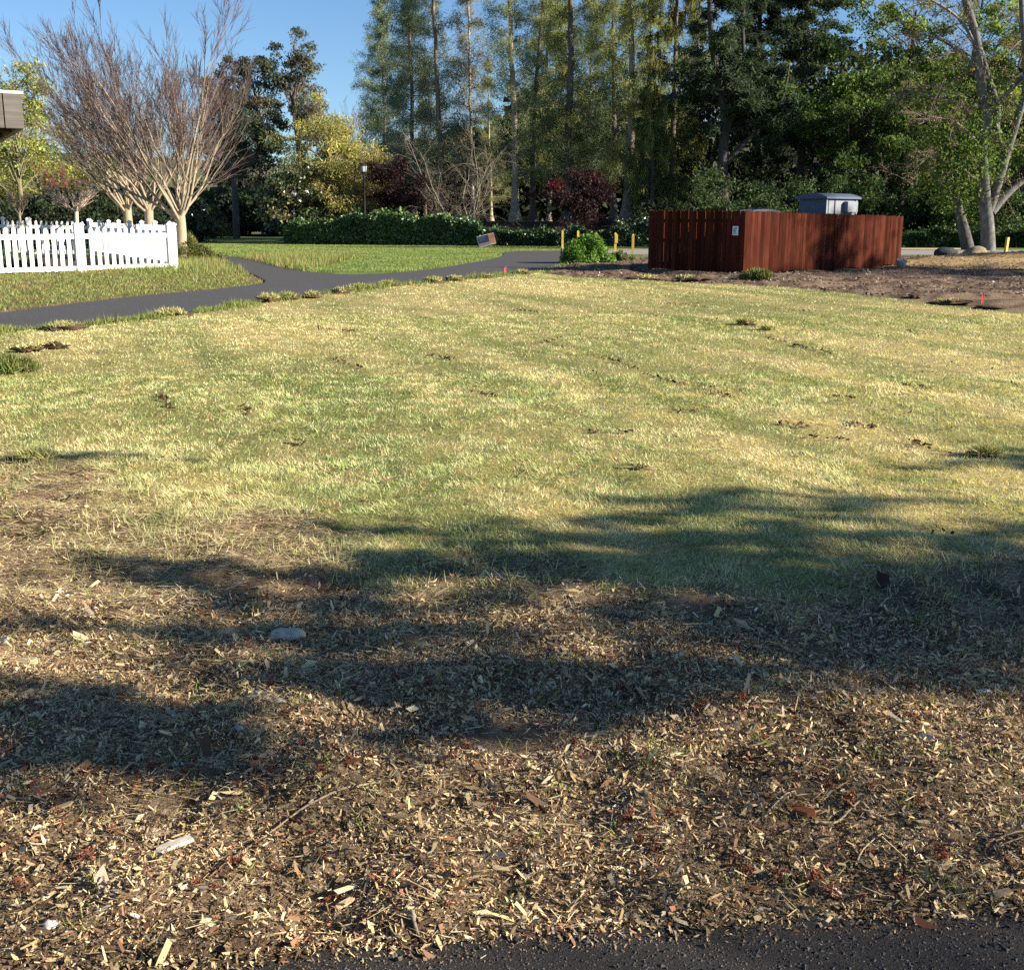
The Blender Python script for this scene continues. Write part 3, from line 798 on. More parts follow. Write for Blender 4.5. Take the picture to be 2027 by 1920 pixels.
picket_fence(F0 - fd * 5.2, F1, 1.36, 1.36, [0.0, 2.45, 2.60, 5.2 + S140 - 0.075, 5.2 + S140 + 0.075, 5.2 + FL - 0.17, 5.2 + FL],
             'white picket fence run standing nearest, along the weedy verge')
FA = np.array([wx(174, 49.5), 49.5]); FA0 = np.array([wx(-60, 47.5), 47.5])
LA = np.linalg.norm(FA - FA0)
picket_fence(FA0, FA, 1.56, 1.50, [0, LA * 0.27, LA * 0.47, LA * 0.49, LA * 0.985, LA], 'white picket fence run at the back of the yard, seen over the nearer one', 0.10, 0.215)
fb = F1 + (FA - F1) * 0.015; LB = np.linalg.norm(FA - fb)
picket_fence(fb, FA + (fb - FA) * 0.01, 1.40, 1.46, list(np.linspace(0.25, LB - 0.2, 8)), 'white picket fence run with close pickets receding beside the bare trees', 0.075, 0.135)

# --- red board enclosure
RL, RC, RR = np.array([wx(1256, 34.0), 34.0]), np.array([wx(1441, 31.4), 31.4]), np.array([wx(1747, 36.4), 36.4])
RB = RL + RR - RC
enc = thing('board_fence', 'red-stained tall board fence enclosure standing behind the lawn', 'fence', (RC[0], RC[1], 0))
rngf = np.random.default_rng(4)
bw = 0.14
board_me = []
for k in range(4):
    j = rngf.uniform(-0.006, 0.006, 6)
    o_ = [(-bw / 2, 0), (bw / 2, 0), (bw / 2 + j[0] * 0.2, 1 - 0.02 + j[1]), (bw / 2 - 0.018, 1 + j[2]), (-bw / 2 + 0.018, 1 + j[3]), (-bw / 2 + j[4] * 0.2, 1 - 0.02 + j[5])]
    board_me.append(MB().prism(o_, -0.009, 0.009).mesh('board', m_red))
def board_side(p, q, h0, h1, gap, seed, post_n):
    r = np.random.default_rng(seed)
    L = np.linalg.norm(q - p); d = (q - p) / L; yaw = math.atan2(d[1], d[0]); inn = np.array([-d[1], d[0]])
    n = int(L / (bw + gap)); pit = L / n
    for k in range(n):
        s = (k + 0.5) * pit; c = p + d * s
        g = zt1(c[0], c[1])
        h = (h0 + (h1 - h0) * s / L) + r.normal(0, 0.006) - g
        wob = r.normal(0, 0.0035)
        linked('board', board_me[r.integers(4)], enc, (c[0] - RC[0] + inn[0] * r.uniform(-.004, .004), c[1] - RC[1] + inn[1] * r.uniform(-.004, .004), g + 0.03 + r.uniform(0, 0.02)),
               (0, wob, yaw + r.normal(0, 0.02)), ((pit - gap * r.uniform(0.4, 1.5)) / bw, 1, h - 0.03))
    for z in (0.28, 0.98, 1.58):
        c = (p + q) / 2 - RC + inn * 0.032
        bevel(MB().box((0, 0, 0), (L - 0.08, 0.038, 0.09)).build('rail', m_red, enc)).location = (c[0], c[1], z)
        enc.children[-1].rotation_euler = (0, 0, yaw)
    for k in range(post_n + 1):
        s = 0.06 + (L - 0.12) * k / post_n
        c = p + d * s - RC + inn * 0.098
        o = MB().box((0, 0, 0.75), (0.09, 0.09, 1.5)).build('post', m_red, enc)
        o.location = (c[0], c[1], zt1(c[0] + RC[0], c[1] + RC[1]) - 0.02); o.rotation_euler = (0, 0, yaw)
board_side(RL, RC, 1.87, 1.83, 0.014, 1, 2)
board_side(RC, RR, 1.83, 1.70, 0.004, 2, 4)
board_side(RR, RB, 1.70, 1.78, 0.006, 3, 2)
board_side(RB, RL, 1.78, 1.87, 0.006, 4, 4)
for o in enc.children:
    if o.name.startswith('rail'): o.rotation_euler = o.rotation_euler

# notice on the fence
nd = (RC - RL) / np.linalg.norm(RC - RL); nn = np.array([nd[1], -nd[0]])
npos = RC - nd * 0.30 + nn * 0.016
m_paper = mat_plain('notice_paper', (0.72, 0.74, 0.78), 0.6, 0.3, 0.05, 8.0)
m_ink = mat_plain('notice_print', (0.10, 0.16, 0.22), 0.7, 0.2, 0.4, 40.0)
nt_ = thing('notice_sheet', 'small white printed notice pinned to the red fence near its corner', 'notice', (npos[0], npos[1], wz(447, 31.2)), math.atan2(nd[1], nd[0]))
bevel(MB().box((0, 0, 0), (0.20, 0.008, 0.26)).build('sheet', m_paper, nt_), 0.002)
for k, (zx, wd, hg, xo) in enumerate(((0.085, 0.13, 0.016, 0.01), (0.045, 0.12, 0.03, -0.01), (-0.01, 0.08, 0.05, -0.025), (-0.055, 0.10, 0.012, -0.02), (-0.085, 0.11, 0.016, -0.015))):
    MB().box((xo, -0.0055, zx), (wd, 0.003, hg)).build('print_line', m_ink, nt_)

# --- utility shed inside the enclosure
e1 = (RR - RC) / np.linalg.norm(RR - RC); e2 = (RL - RC) / np.linalg.norm(RL - RC)
def along(P, d, xd):
    k = wx(xd, 10.0) / 10.0
    return (k * P[1] - P[0]) / (d[0] - k * d[1])
sc_ = np.array([wx(1597, 35.4), 35.4])
w1 = along(sc_, e1, 1655); w2 = along(sc_, e2, 1541)
sh = thing('utility_shed', 'grey metal utility shed rising behind the red fence', 'shed', (sc_[0], sc_[1], 0), math.atan2(e1[1], e1[0]))
WT = wz(382, 35.4); RT = wz(373, 36.0) - 0.03
MB().box((w1 / 2, w2 / 2, WT / 2), (w1, w2, WT)).build('wall', m_grey_metal, sh)
prof = []
for k in range(9):
    t = k / 8; prof.append((-0.10 + (w2 + 0.2) * t, WT - 0.02 + (RT - WT) * (1 - (2 * t - 1) ** 2) + 0.035))
prof = prof + [(w2 + 0.10, WT - 0.045), (-0.10, WT - 0.045)]
ov = MB().prism([(-x, z) for x, z in prof][::-1] if False else [(x, z) for x, z in prof][::-1], -0.12, w1 + 0.12)
for i, v in enumerate(ov.v):
    ov.v[i] = np.stack([v[:, 1], v[:, 0], v[:, 2]], 1)
ro = ov.build('roof', m_grey_metal, sh)
for x0 in (0.015, w1 - 0.015): MB().box((x0, -0.006, WT / 2 - 0.03), (0.07, 0.03, WT - 0.08)).build('corner_trim', m_grey_trim, sh)
for x0, ww in ((w1 * 0.155, w1 * 0.17), (w1 * 0.44, w1 * 0.30), (w1 * 0.77, w1 * 0.28)):
    bevel(MB().box((x0, -0.004, WT / 2 - 0.04), (ww, 0.02, WT - 0.14)).build('wall_panel', m_grey_trim, sh), 0.006)
bevel(MB().box((w1 * 0.72, -0.10, WT - 0.30), (w1 * 0.34, 0.18, 0.34)).build('vent_hood', m_grey_trim, sh), 0.008)
bevel(MB().box((w1 * 0.26, -0.03, WT / 2), (0.03, 0.03, WT - 0.2)).build('conduit', m_grey_metal, sh), 0.004)

# --- low rounded lid beside it
cab_c = np.array([wx(1466, 34.6), 34.6])
cb = thing('equipment_cabinet', 'pale grey cabinet with rounded lid just showing over the red fence corner', 'cabinet', (cab_c[0], cab_c[1], 0), math.atan2(e1[1], e1[0]) - 0.35)
ZL = wz(405, 34.6)
bevel(MB().box((0, 0, (ZL - 0.16) / 2), (1.25, 0.9, ZL - 0.16)).build('body', m_grey_metal, cb), 0.02)
pf = [(-0.68 + 1.36 * k / 10, ZL - 0.15 + 0.15 * (1 - abs(2 * k / 10 - 1) ** 2.6)) for k in range(11)] + [(0.68, ZL - 0.19), (-0.68, ZL - 0.19)]
MB().prism(pf[::-1], -0.5, 0.5).build('lid', m_grey_trim, cb)
for x0 in (-0.3, 0.05, 0.42): MB().lathe([(0.02, 0), (0.02, 0.05), (0.008, 0.06)], 8, (x0, -0.2, ZL - 0.035)).build('lid_fitting', m_black, cb)

# --- yellow bollards
bol = [(1056, 487 / K, 0.19, 0.86, 'thickest'), (1088, 493.0 / K, 0.115, 0.97, ''), (1118, 494.0 / K, 0.115, 0.97, ''), (1152, 497.5 / K, 0.12, 0.97, ''), (1190, 501.5 / K, 0.11, 1.0, ''), (1224, 505 / K, 0.115, 0.97, '')]
blab = ['thickest squat yellow bollard at the grass end of the row', 'second yellow bollard from the grass end of the row', 'third yellow bollard from the grass end, before the road bend',
        'yellow bollard rising behind the green weed mound', 'yellow bollard with a small box fixed to its head', 'yellow bollard standing nearest the red fence']
for (xd, yd, w, h, _), lb in zip(bol, blab):
    g = G(xd, yd)
    r = thing('bollard', lb, 'bollard', (g.x, g.y, zt1(g.x, g.y) - 0.02), rngf.uniform(-0.2, 0.3), 'yellow bollards across the path')
    bevel(MB().box((0, 0, h / 2), (w, w, h)).build('post', m_yellow, r), 0.012)
    pr = MB().lathe([(w * 0.66, 0), (w * 0.64, 0.02), (w * 0.2, 0.055)], 4).build('cap', m_yellow, r); pr.location = (0, 0, h - 0.005); pr.rotation_euler = (0, 0, math.pi / 4)
    MB().lathe([(w * 0.95, 0), (w * 0.8, 0.05)], 10).build('footing', m_grey_trim, r)
    if 'box' in lb:
        bevel(MB().box((0.035, -w / 2 - 0.05, h - 0.24), (0.14, 0.09, 0.42)).build('box', m_yellow, r), 0.01)
g = G(1944, 498)
pg = thing('marker_post', 'lone pale yellow wooden post leaning beside the boulder', 'post', (g.x, g.y, zt1(g.x, g.y)), 0.4)
o = bevel(MB().box((0, 0, 0.40), (0.11, 0.11, 0.84)).build('post', m_yellow, pg), 0.01); o.rotation_euler = (0.02, 0.06, 0)
MB().add(*lump(rngf, 0.13, (1.2, 1, 0.45))).build('footing', m_grey_trim, pg, True)

# --- traffic cone
g = G(1776, 474)
m_orange = mat_plain('cone_orange', (0.75, 0.13, 0.03), 0.5, 0.4, 0.1, 10); m_band = mat_plain('cone_band', (0.75, 0.75, 0.73), 0.4, 0.4, 0.05, 10)
cn = thing('traffic_cone', 'small orange traffic cone with white band in the shade', 'cone', (g.x, g.y, zt1(g.x, g.y)))
bevel(MB().box((0, 0, 0.02), (0.38, 0.38, 0.04)).build('base', m_orange, cn), 0.01)
MB().lathe([(0.145, 0.04), (0.10, 0.30)], 16).build('lower_body', m_orange, cn)
MB().lathe([(0.101, 0.30), (0.07, 0.48)], 16).build('band', m_band, cn)
MB().lathe([(0.069, 0.48), (0.03, 0.70)], 16).build('tip', m_orange, cn)

# --- lamp posts
def lamp_post(xd, Y, ztop, label, post_mat):
    x = wx(xd, Y); z0 = zt1(x, Y); h = ztop - z0
    r = thing('lamp_post', label, 'lamp', (x, Y, z0), 0.35)
    MB().lathe([(0.16, 0), (0.16, 0.25), (0.09, 0.35), (0.075, 0.8), (0.06, h - 0.98), (0.085, h - 0.95), (0.085, h - 0.88)], 12).build('post', post_mat, r, True)
    MB().lathe([(0.05, h - 0.90), (0.06, h - 0.80), (0.17, h - 0.62)], 6).build('lantern_base', m_black, r)
    m = MB()
    for k in range(6):
        a = math.pi / 3 * k
        m.tubes(np.array([[[0.165 * math.cos(a), 0.165 * math.sin(a), h - 0.62], [0.225 * math.cos(a), 0.225 * math.sin(a), h - 0.24]]]), np.full((1, 2), 0.014), 5)
    m.build('lantern_frame', m_black, r)
    for k in range(6):
        a0, a1 = math.pi / 3 * k + 0.06, math.pi / 3 * (k + 1) - 0.06
        v = [(q * math.cos(a), q * math.sin(a), z) for q, z in ((0.158, h - 0.615), (0.218, h - 0.245)) for a in (a0, a1)] + [(q * math.cos(a), q * math.sin(a), z) for q, z in ((0.15, h - 0.615), (0.21, h - 0.245)) for a in (a0, a1)]
        MB().add(v, [(0, 1, 3), (0, 3, 2), (4, 7, 5), (4, 6, 7), (0, 4, 5), (0, 5, 1), (2, 3, 7), (2, 7, 6)]).build('pane', m_pane, r)
    MB().lathe([(0.27, h - 0.245), (0.27, h - 0.215), (0.12, h - 0.08), (0.05, h - 0.06), (0.02, h)], 6).build('lantern_roof', m_black, r)
m_pane = mat_plain('frosted_pane', (0.36, 0.39, 0.44), 0.35, 0.5, 0.03, 5)
m_pale_post = mat_plain('pale_post', (0.42, 0.42, 0.40), 0.7, 0.3, 0.2, 8)
lamp_post(569, 73.2, wz(366, 73.2), 'lantern lamp post with pale post before the glossy-leaved tree', m_pale_post)
lamp_post(706, 71.6, wz(314, 71.6), 'lantern lamp post rising behind the hedge beside the dark red maple', m_black)

# --- tilted yard sign
g = A(941, 481, 61.0)
m_blue = mat_plain('sign_blue', (0.008, 0.013, 0.06), 0.6, 0.3, 0.35, 9); m_peach = mat_plain('sign_orange', (0.27, 0.12, 0.075), 0.6, 0.3, 0.2, 9); m_greyb = mat_plain('sign_grey', (0.13, 0.115, 0.11), 0.6, 0.3, 0.25, 12)
m_edge = mat_plain('sign_edge', (0.38, 0.35, 0.31), 0.6, 0.3, 0.1, 9)
sg = thing('yard_sign', 'tilted blue and orange yard sign on the grass before the hedge', 'sign', (g.x, g.y, zt1(g.x, g.y)), 0.12)
sb = bpy.data.objects.new('board', MB().box((0, 0, 0), (0.98, 0.05, 0.62)).mesh('board', m_edge)); COL.objects.link(sb); sb.parent = sg
sb.location = (0, 0, 0.45); sb.rotation_euler = (0, rad(-14), 0)
for nm, x0, z0, ww, hh_, mt in (('blue_panel', -0.165, 0.09, 0.60, 0.40, m_blue), ('lower_band', -0.165, -0.20, 0.60, 0.17, m_greyb), ('orange_panel', 0.315, 0.01, 0.32, 0.56, m_peach)):
    MB().box((x0, -0.028, z0), (ww, 0.008, hh_)).build(nm, mt, sb)
rs = np.random.default_rng(8)
for k in range(7):
    MB().box((-0.36 + 0.10 * (k % 4) + 0.03 * (k // 4), -0.0335, 0.19 - 0.13 * (k // 4)), (0.06, 0.003, 0.07)).build('lettering_block', m_edge if False else mat_plain('faded_print', (0.04, 0.055, 0.11), 0.6, 0.3, 0.2, 9) if k == 0 else bpy.data.materials['faded_print'], sb)
for k in range(3):
    MB().box((0.315, -0.0335, 0.16 - 0.14 * k), (0.20, 0.003, 0.05)).build('print_line', bpy.data.materials['sign_grey'] if k == 1 else bpy.data.materials['sign_edge'] if False else bpy.data.materials['sign_grey'], sb)
for x0 in (-0.25, 0.25): MB().tubes(np.array([[[x0, 0.03, -0.05], [x0 * 0.95, 0.03, 0.35]]]), np.full((1, 2), 0.012), 6).build('stake', m_grey_trim, sg)

# --- survey flags
m_flag = mat_plain('flag_red', (0.80, 0.06, 0.05), 0.6, 0.3, 0.1, 9)
for xd, yd, lb in ((979, 529, 'red survey flag at the path edge near the bollards'), (796, 552, 'low red survey flag bent over at the path edge by turf clods'), (1901, 592, 'red survey flag standing in the grey mulch')):
    g = G(xd, yd); low = 0.12 if 'low' in lb else 0.28
    fl = thing('survey_flag', lb, 'flag', (g.x, g.y, zt1(g.x, g.y)), 0.5, 'red survey flags')
    MB().tubes(np.array([[[0, 0, -0.03], [0.005, 0, low * 0.5], [0.02, 0, low]]]), np.full((1, 3), 0.004), 5).build('wire', m_grey_trim, fl)
    w = 0.09
    u = np.linspace(0, 1, 5); v = []
    for q in u:
        for t in (0, 1): v.append((0.02 - w * q * 0.9, 0.02 * math.sin(q * 5), low - 0.02 - t * (0.16 if low > 0.2 else 0.07) - 0.05 * q))
    vb = np.array(v); vb2 = vb + np.array([0, 0.003, 0])
    t = []
    for k in range(4):
        a = 2 * k; t += [(a, a + 1, a + 3), (a, a + 3, a + 2), (a + 10, a + 13, a + 11), (a + 10, a + 12, a + 13)]
    MB().add(np.concatenate([vb, vb2]), t).build('flag', m_flag, fl)

# --- pot, boulders
g = G(1741, 522.5)
m_conc = mat_plain('pot_concrete', (0.40, 0.40, 0.39), 0.85, 0.2, 0.2, 18, 0.4)
pt = thing('plant_pot', 'grey open pot lying tilted at the end of the red fence', 'pot', (g.x, g.y, zt1(g.x, g.y) + 0.01))
o = MB().lathe([(0.12, 0), (0.15, 0.16), (0.175, 0.20), (0.18, 0.24), (0.155, 0.24), (0.14, 0.19), (0.11, 0.04)], 18).build('pot', m_conc, pt, True); o.rotation_euler = (rad(14), rad(8), 0)
MB().lathe([(0.10, 0), (0.12, 0.02), (0.02, 0.035)], 12, (0, 0, 0.05)).build('soil', m_soil, pt); 
m_rock = mat_vcol('boulder_stone', 0.9, 0.2, 0.45, 6.0, 0.8, 0.03)
rr_ = np.random.default_rng(23)
for xd, yd, r, sq, cl, lb in ((1891, 500, 0.44, (1.1, 0.8, 0.62), (0.22, 0.18, 0.11), 'tan lichen-marked boulder before the grey tree trunk'), (1834, 497, 0.46, (1.25, 0.8, 0.5), (0.035, 0.037, 0.045), 'dark slate boulder at the edge of the service road')):
    g = G(xd, yd); g.y += 0.3
    v, t = lump(rr_, r, sq, 0.30, 1.1)
    v[:, 2] += r * sq[2] * 0.55
    o = MB().add(v, t, cl).build('boulder', m_rock, None, True); o.location = (g.x, g.y, zt1(g.x, g.y)); tag(o, lb, 'boulder')

# --- pale blue panel fence far behind the yard
x0, x1 = wx(291, 74), wx(336, 74)
m_pblue = mat_plain('pale_blue_panel', (0.34, 0.46, 0.62), 0.6, 0.3, 0.1, 5)
bf = thing('panel_screen', 'pale blue slatted panel screen in the shade behind the bare trees', 'screen', ((x0 + x1) / 2, 74, zt1(x0, 74)))
WW = x1 - x0; ZB, ZT = wz(436, 74), wz(413, 74)
for k in range(12):
    MB().box((-WW / 2 + WW * (k + 0.5) / 12, 0, (ZB + ZT) / 2), (WW / 12 - 0.015, 0.03, ZT - ZB)).build('slat', m_pblue, bf)
for z in (ZB + 0.05, ZT + 0.02): MB().box((0, -0.035, z), (WW + 0.1, 0.04, 0.07)).build('rail', m_pblue, bf)
for x_ in (-WW / 2 - 0.06, -WW * 0.05, WW / 2 + 0.06): MB().box((x_, 0.0, (ZT + 0.1) / 2), (0.1, 0.1, ZT + 0.1)).build('post', m_pblue, bf)

# --- shelter roof corner coming into view
m_fascia = mat_wood('weathered_timber', (0.085, 0.077, 0.068), (0.165, 0.148, 0.13), (2, 2, 40), 0.15)
m_soffit = mat_plain('dark_soffit', (0.055, 0.05, 0.05), 0.9, 0.1, 0.2, 5)
m_drip = mat_plain('pale_edge', (0.62, 0.58, 0.50), 0.7, 0.3, 0.1, 9)
cor = A(46.5, 250, 9.0)
sl = thing('shelter', 'weathered timber shelter roof corner jutting in at the upper edge', 'shelter', (cor.x, cor.y, 0), math.atan2(-0.512, -0.859))
# local x runs along the front fascia away from the corner, local -y runs back
FH = 0.272; ZC = cor.z; LX, LY = 4.6, 6.0
for a, b in ((0.0, 0.138), (0.147, LX)):
    bevel(MB().box(((a + b) / 2, 0.0, ZC + FH / 2), (b - a, 0.045, FH)).build('fascia_board', m_fascia, sl), 0.004)
for yy, nm in ((-LY, 'fascia_board'),):
    MB().box((LX / 2, yy, ZC + FH / 2), (LX, 0.045, FH)).build(nm, m_fascia, sl)
for xx in (0.022, LX - 0.022):
    MB().box((xx, -LY / 2, ZC + FH / 2), (0.045, LY - 0.05, FH)).build('side_fascia', m_fascia, sl)
MB().box((LX / 2, -LY / 2, ZC + FH * 0.62), (LX - 0.1, LY - 0.1, 0.03)).build('soffit', m_soffit, sl)
MB().box((LX / 2, -LY / 2, ZC + FH + 0.012), (LX + 0.03, LY + 0.03, 0.022)).build('roof_edge', m_drip, sl)
for k in range(8): MB().box((LX / 2, -0.5 - k * 0.72, ZC + FH * 0.3), (LX - 0.1, 0.05, FH * 0.55)).build('rafter', m_soffit, sl)
for xx in (1.0, LX - 0.3):
    for yy in (-1.0, -LY + 0.5): MB().box((xx, yy, (ZC + 0.08) / 2), (0.15, 0.15, ZC + 0.08)).build('post', m_fascia, sl)
# ================================================================== trees, shrubs and hedges
UP = np.array([0.0, 0.0, 1.0])
def grow(rng, S, D, L, R0, R1, nseg, trop=0.0, wander=0.1, power=1.0):
    """polylines from S along D; trop>0 bends up, <0 droops"""
    N = len(S); P = np.empty((N, nseg + 1, 3)); T = np.empty_like(P)
    d = unit(np.asarray(D, float)); P[:, 0] = S; T[:, 0] = d
    for i in range(nseg):
        d = unit(d + UP * trop + rng.normal(0, wander, (N, 3)))
        P[:, i + 1] = P[:, i] + d * (L / nseg)[:, None]; T[:, i + 1] = d
    f = (np.arange(nseg + 1) / nseg) ** power
    R = np.asarray(R0)[:, None] * (1 - f) + np.asarray(R1)[:, None] * f
    return P, R, T
def at_t(P, t):
    n = P.shape[1] - 1; s = np.clip(t * n, 0, n - 1e-6); i = s.astype(int); f = (s - i)
    r = np.arange(len(t))
    return P[r, i] * (1 - f)[:, None] + P[r, i + 1] * f[:, None]
def kids(rng, P, R, T, L, num, t0, t1, a0, a1, l0, l1, rr, taper=0.35, flat=0.0):
    N = len(P); idx = np.repeat(np.arange(N), num); M = len(idx)
    t = rng.uniform(t0, t1, M)
    S = at_t(P[idx], t); d = unit(at_t(T[idx], t)); r = at_t(R[idx][:, :, None], t)[:, 0]
    q = rng.normal(0, 1, (M, 3)); q[:, 2] *= (1 - flat)
    q = unit(q - d * (q * d).sum(1, keepdims=True))
    a = rng.uniform(a0, a1, M)
    D = d * np.cos(a)[:, None] + q * np.sin(a)[:, None]
    Lc = L[idx] * rng.uniform(l0, l1, M) * (1 - taper * t)
    return S, D, Lc, r * rr, idx
def leaf_cards(mb, rng, p, size, col, var=0.3, down=0.0, out=None, aspect=0.55, hue=0.08, tri=False):
    """rhombic leaves at p; down>0 makes them hang; out biases facing outwards"""
    n = len(p)
    u = rng.normal(0, 1, (n, 3)); u[:, 2] -= down; u = unit(u)
    w = rng.normal(0, 1, (n, 3))
    if out is not None: w = np.cross(u, out + 0.6 * rng.normal(0, 1, (n, 3)))
    w = unit(w - u * (w * u).sum(1, keepdims=True))
    L = (size * rng.uniform(0.6, 1.35, n))[:, None]
    c = np.asarray(col, float)
    c = np.broadcast_to(c, (n, 3)) * (1 + var * rng.uniform(-1, 1, (n, 1))) * (1 + hue * rng.normal(0, 1, (n, 3)))
    if tri:
        e = w * L * aspect * 0.5
        mb.tris(p - u * L * 0.5 - e, p - u * L * 0.5 + e, p + u * L * 0.5, np.clip(c, 0.004, 0.9)); return
    mid = p + u * L * 0.5
    nrm = np.cross(u, w) * L * 0.10
    mb.quads(p, mid + w * L * aspect * 0.5 + nrm, p + u * L, mid - w * L * aspect * 0.5 + nrm, np.clip(c, 0.004, 0.9))
def needles(mb, rng, p, L, w, col, down=0.0, var=0.3, hue=0.07, axis=None):
    """slim tapering sprays"""
    n = len(p)
    u = rng.normal(0, 1, (n, 3)); u[:, 2] -= down
    if axis is not None: u = u + axis
    u = unit(u); s = unit(np.cross(u, rng.normal(0, 1, (n, 3)))) * (w * rng.uniform(0.6, 1.3, n))[:, None]
    c = np.broadcast_to(np.asarray(col, float), (n, 3)) * (1 + var * rng.uniform(-1, 1, (n, 1))) * (1 + hue * rng.normal(0, 1, (n, 3)))
    l = (L * rng.uniform(0.6, 1.4, n))[:, None]
    mb.tris(p - s, p + s, p + u * l, np.clip(c, 0.004, 0.9))
def along_pts(rng, P, n, t0=0.2, t1=1.0, jit=0.0):
    idx = rng.integers(0, len(P), n)
    p = at_t(P[idx], rng.uniform(t0, t1, n))
    return p + rng.normal(0, 1, (n, 3)) * jit, idx
def plant(name, label, cat, x, y, group=None):
    return thing(name, label, cat, (x, y, zt1(x, y)), 0, group)
m_bark = mat_bark('rough_bark'); m_smooth_bark = mat_bark('smooth_pale_bark', (6, 6, 2.5), 0.30, 0.15); m_mottle = mat_bark('mottled_bark', (5, 5, 3), 0.6, 0.3)
m_leaf = mat_leaf('tree_leaves'); m_gloss = mat_leaf('glossy_leaves', 0.32, 0.5, 0.15, 1.2); m_need = mat_leaf('conifer_needles', 0.7, 0.15, 0.32, 1.2)
def put(mb, name, mat, root, smooth=False):
    o = mb.build(name, mat, root, smooth)
    o.location = -Vector(root.location)
    return o

# ------------------------------------------------------------------ bare vase-shaped trees
def vase_tree(label, xd, Y, z_fork, height, spread, seed, limbs=8, r=0.17, trunk_c=(0.31, 0.25, 0.175), twig_c=(0.13, 0.092, 0.083), lean=(0, 0), n3=6, n4=6, group=None, bias=(0, 0), name='bare_tree', cat='tree'):
    rng = np.random.default_rng(seed)
    x = wx(xd, Y); root = plant(name, label, cat, x, Y, group); z0 = root.location.z
    S = np.array([[x, Y, z0 - 0.1]]); H = height
    P0, R0, T0 = grow(rng, S, np.array([[lean[0], lean[1], 1.0]]), np.array([z_fork - z0 + 0.1]), np.array([r * 1.25]), np.array([r * 0.95]), 6, 0.05, 0.015)
    tr = MB().tubes(P0, R0, 12, trunk_c)
    a = np.arange(limbs) * 2 * math.pi / limbs + rng.uniform(0, 0.6, limbs)
    el = rng.uniform(0.42, 0.86, limbs) * spread
    D = np.stack([np.cos(a) * np.sin(el) + bias[0], np.sin(a) * np.sin(el) + bias[1], np.cos(el)], 1)
    L = (H - z_fork + z0) * rng.uniform(0.50, 0.68, limbs)
    P1, R1, T1 = grow(rng, np.repeat(P0[:, -2], limbs, 0) + rng.normal(0, 0.03, (limbs, 3)), D, L, np.full(limbs, r * 0.33), np.full(limbs, r * 0.07), 9, 0.05, 0.105)
    tr.tubes(P1, R1, 7, np.array(trunk_c) * 0.97)
    put(tr, 'trunk', m_smooth_bark, root, True)
    br = MB()
    S, D, L2, r2, _ = kids(rng, P1, R1, T1, L, 9, 0.12, 0.98, 0.15, 0.60, 0.45, 0.85, 0.60)
    P2, R2, T2 = grow(rng, S, D, L2, np.minimum(r2, 0.022), np.minimum(r2 * 0.3, 0.006), 6, 0.10, 0.09); br.tubes(P2, R2, 5, (np.array(trunk_c) * 0.6 + np.array(twig_c) * 0.4))
    S, D, L3, r3, _ = kids(rng, P2, R2, T2, L2, n3, 0.2, 0.98, 0.15, 0.55, 0.40, 0.72, 0.55)
    P3, R3, T3 = grow(rng, S, D, L3, np.minimum(r3, 0.012), np.full(len(S), 0.005), 4, 0.09, 0.10); br.tubes(P3, R3, 3, np.array(twig_c) * 1.1)
    S, D, L4, r4, _ = kids(rng, P3, R3, T3, L3, n4, 0.25, 1.0, 0.15, 0.6, 0.30, 0.6, 0.6)
    P4, R4, T4 = grow(rng, S, D, L4, np.full(len(S), 0.0075), np.full(len(S), 0.004), 1, 0.08, 0.10)
    br.tubes(P4, R4, 3, np.array(twig_c) * (0.8 + 0.5 * rng.random((len(S), 1))))
    put(br, 'branches', m_smooth_bark, root)
    return root, (P3, P4)
vase_tree('nearest bare vase-shaped tree with smooth tan trunk, beside the white fence end', 349, 40.5, wz(408, 40.5), 10.6, 1.0, 101, 13, 0.18, n4=8, bias=(-0.10, 0))
vase_tree('bare vase-shaped tree, middle of three behind the white fence', 287, 46, wz(396, 46), 10.6, 1.02, 102, 11, 0.18, n4=7, bias=(-0.2, 0))
vase_tree('bare vase-shaped tree, farthest of three behind the white fence', 248, 51, wz(396, 51), 10.8, 1.05, 103, 10, 0.2, n3=5, bias=(-0.22, 0))
vase_tree('small bare tree with pale spreading branches inside the fenced yard', 146, 45, wz(392, 45), 4.0, 1.55, 104, 8, 0.085, (0.50, 0.41, 0.31), (0.40, 0.30, 0.24), n3=4, n4=4)
vase_tree('thin twiggy tan sapling at the far end of the yard', 37, 47, wz(398, 47), 3.3, 1.1, 105, 6, 0.06, (0.36, 0.29, 0.2), (0.40, 0.32, 0.2), n3=5, n4=6)
vase_tree('bare brownish tree with grey leaning trunk beyond the far lawn', 456, 92, wz(330, 92), 9.0, 1.2, 106, 7, 0.26, (0.10, 0.085, 0.07), (0.17, 0.12, 0.09), n3=5, n4=4)
vase_tree('slender pale crooked trunk beside the grey leaning tree', 481, 112, wz(375, 112), 7.0, 0.8, 107, 5, 0.14, (0.42, 0.36, 0.30), (0.22, 0.16, 0.12), n3=4, n4=3, lean=(0.15, 0))
_, tw = vase_tree('russet bare tree with fine tan twigs behind the golden willow', 645, 108, wz(300, 108), 16.5, 1.25, 108, 9, 0.30, (0.36, 0.27, 0.20), (0.30, 0.20, 0.14), n3=6, n4=4)
vase_tree('rust-red twiggy plum tree behind the fenced yard', 128, 62, wz(385, 62), 5.6, 1.35, 109, 9, 0.12, (0.16, 0.09, 0.07), (0.20, 0.075, 0.065), n3=5, n4=5)

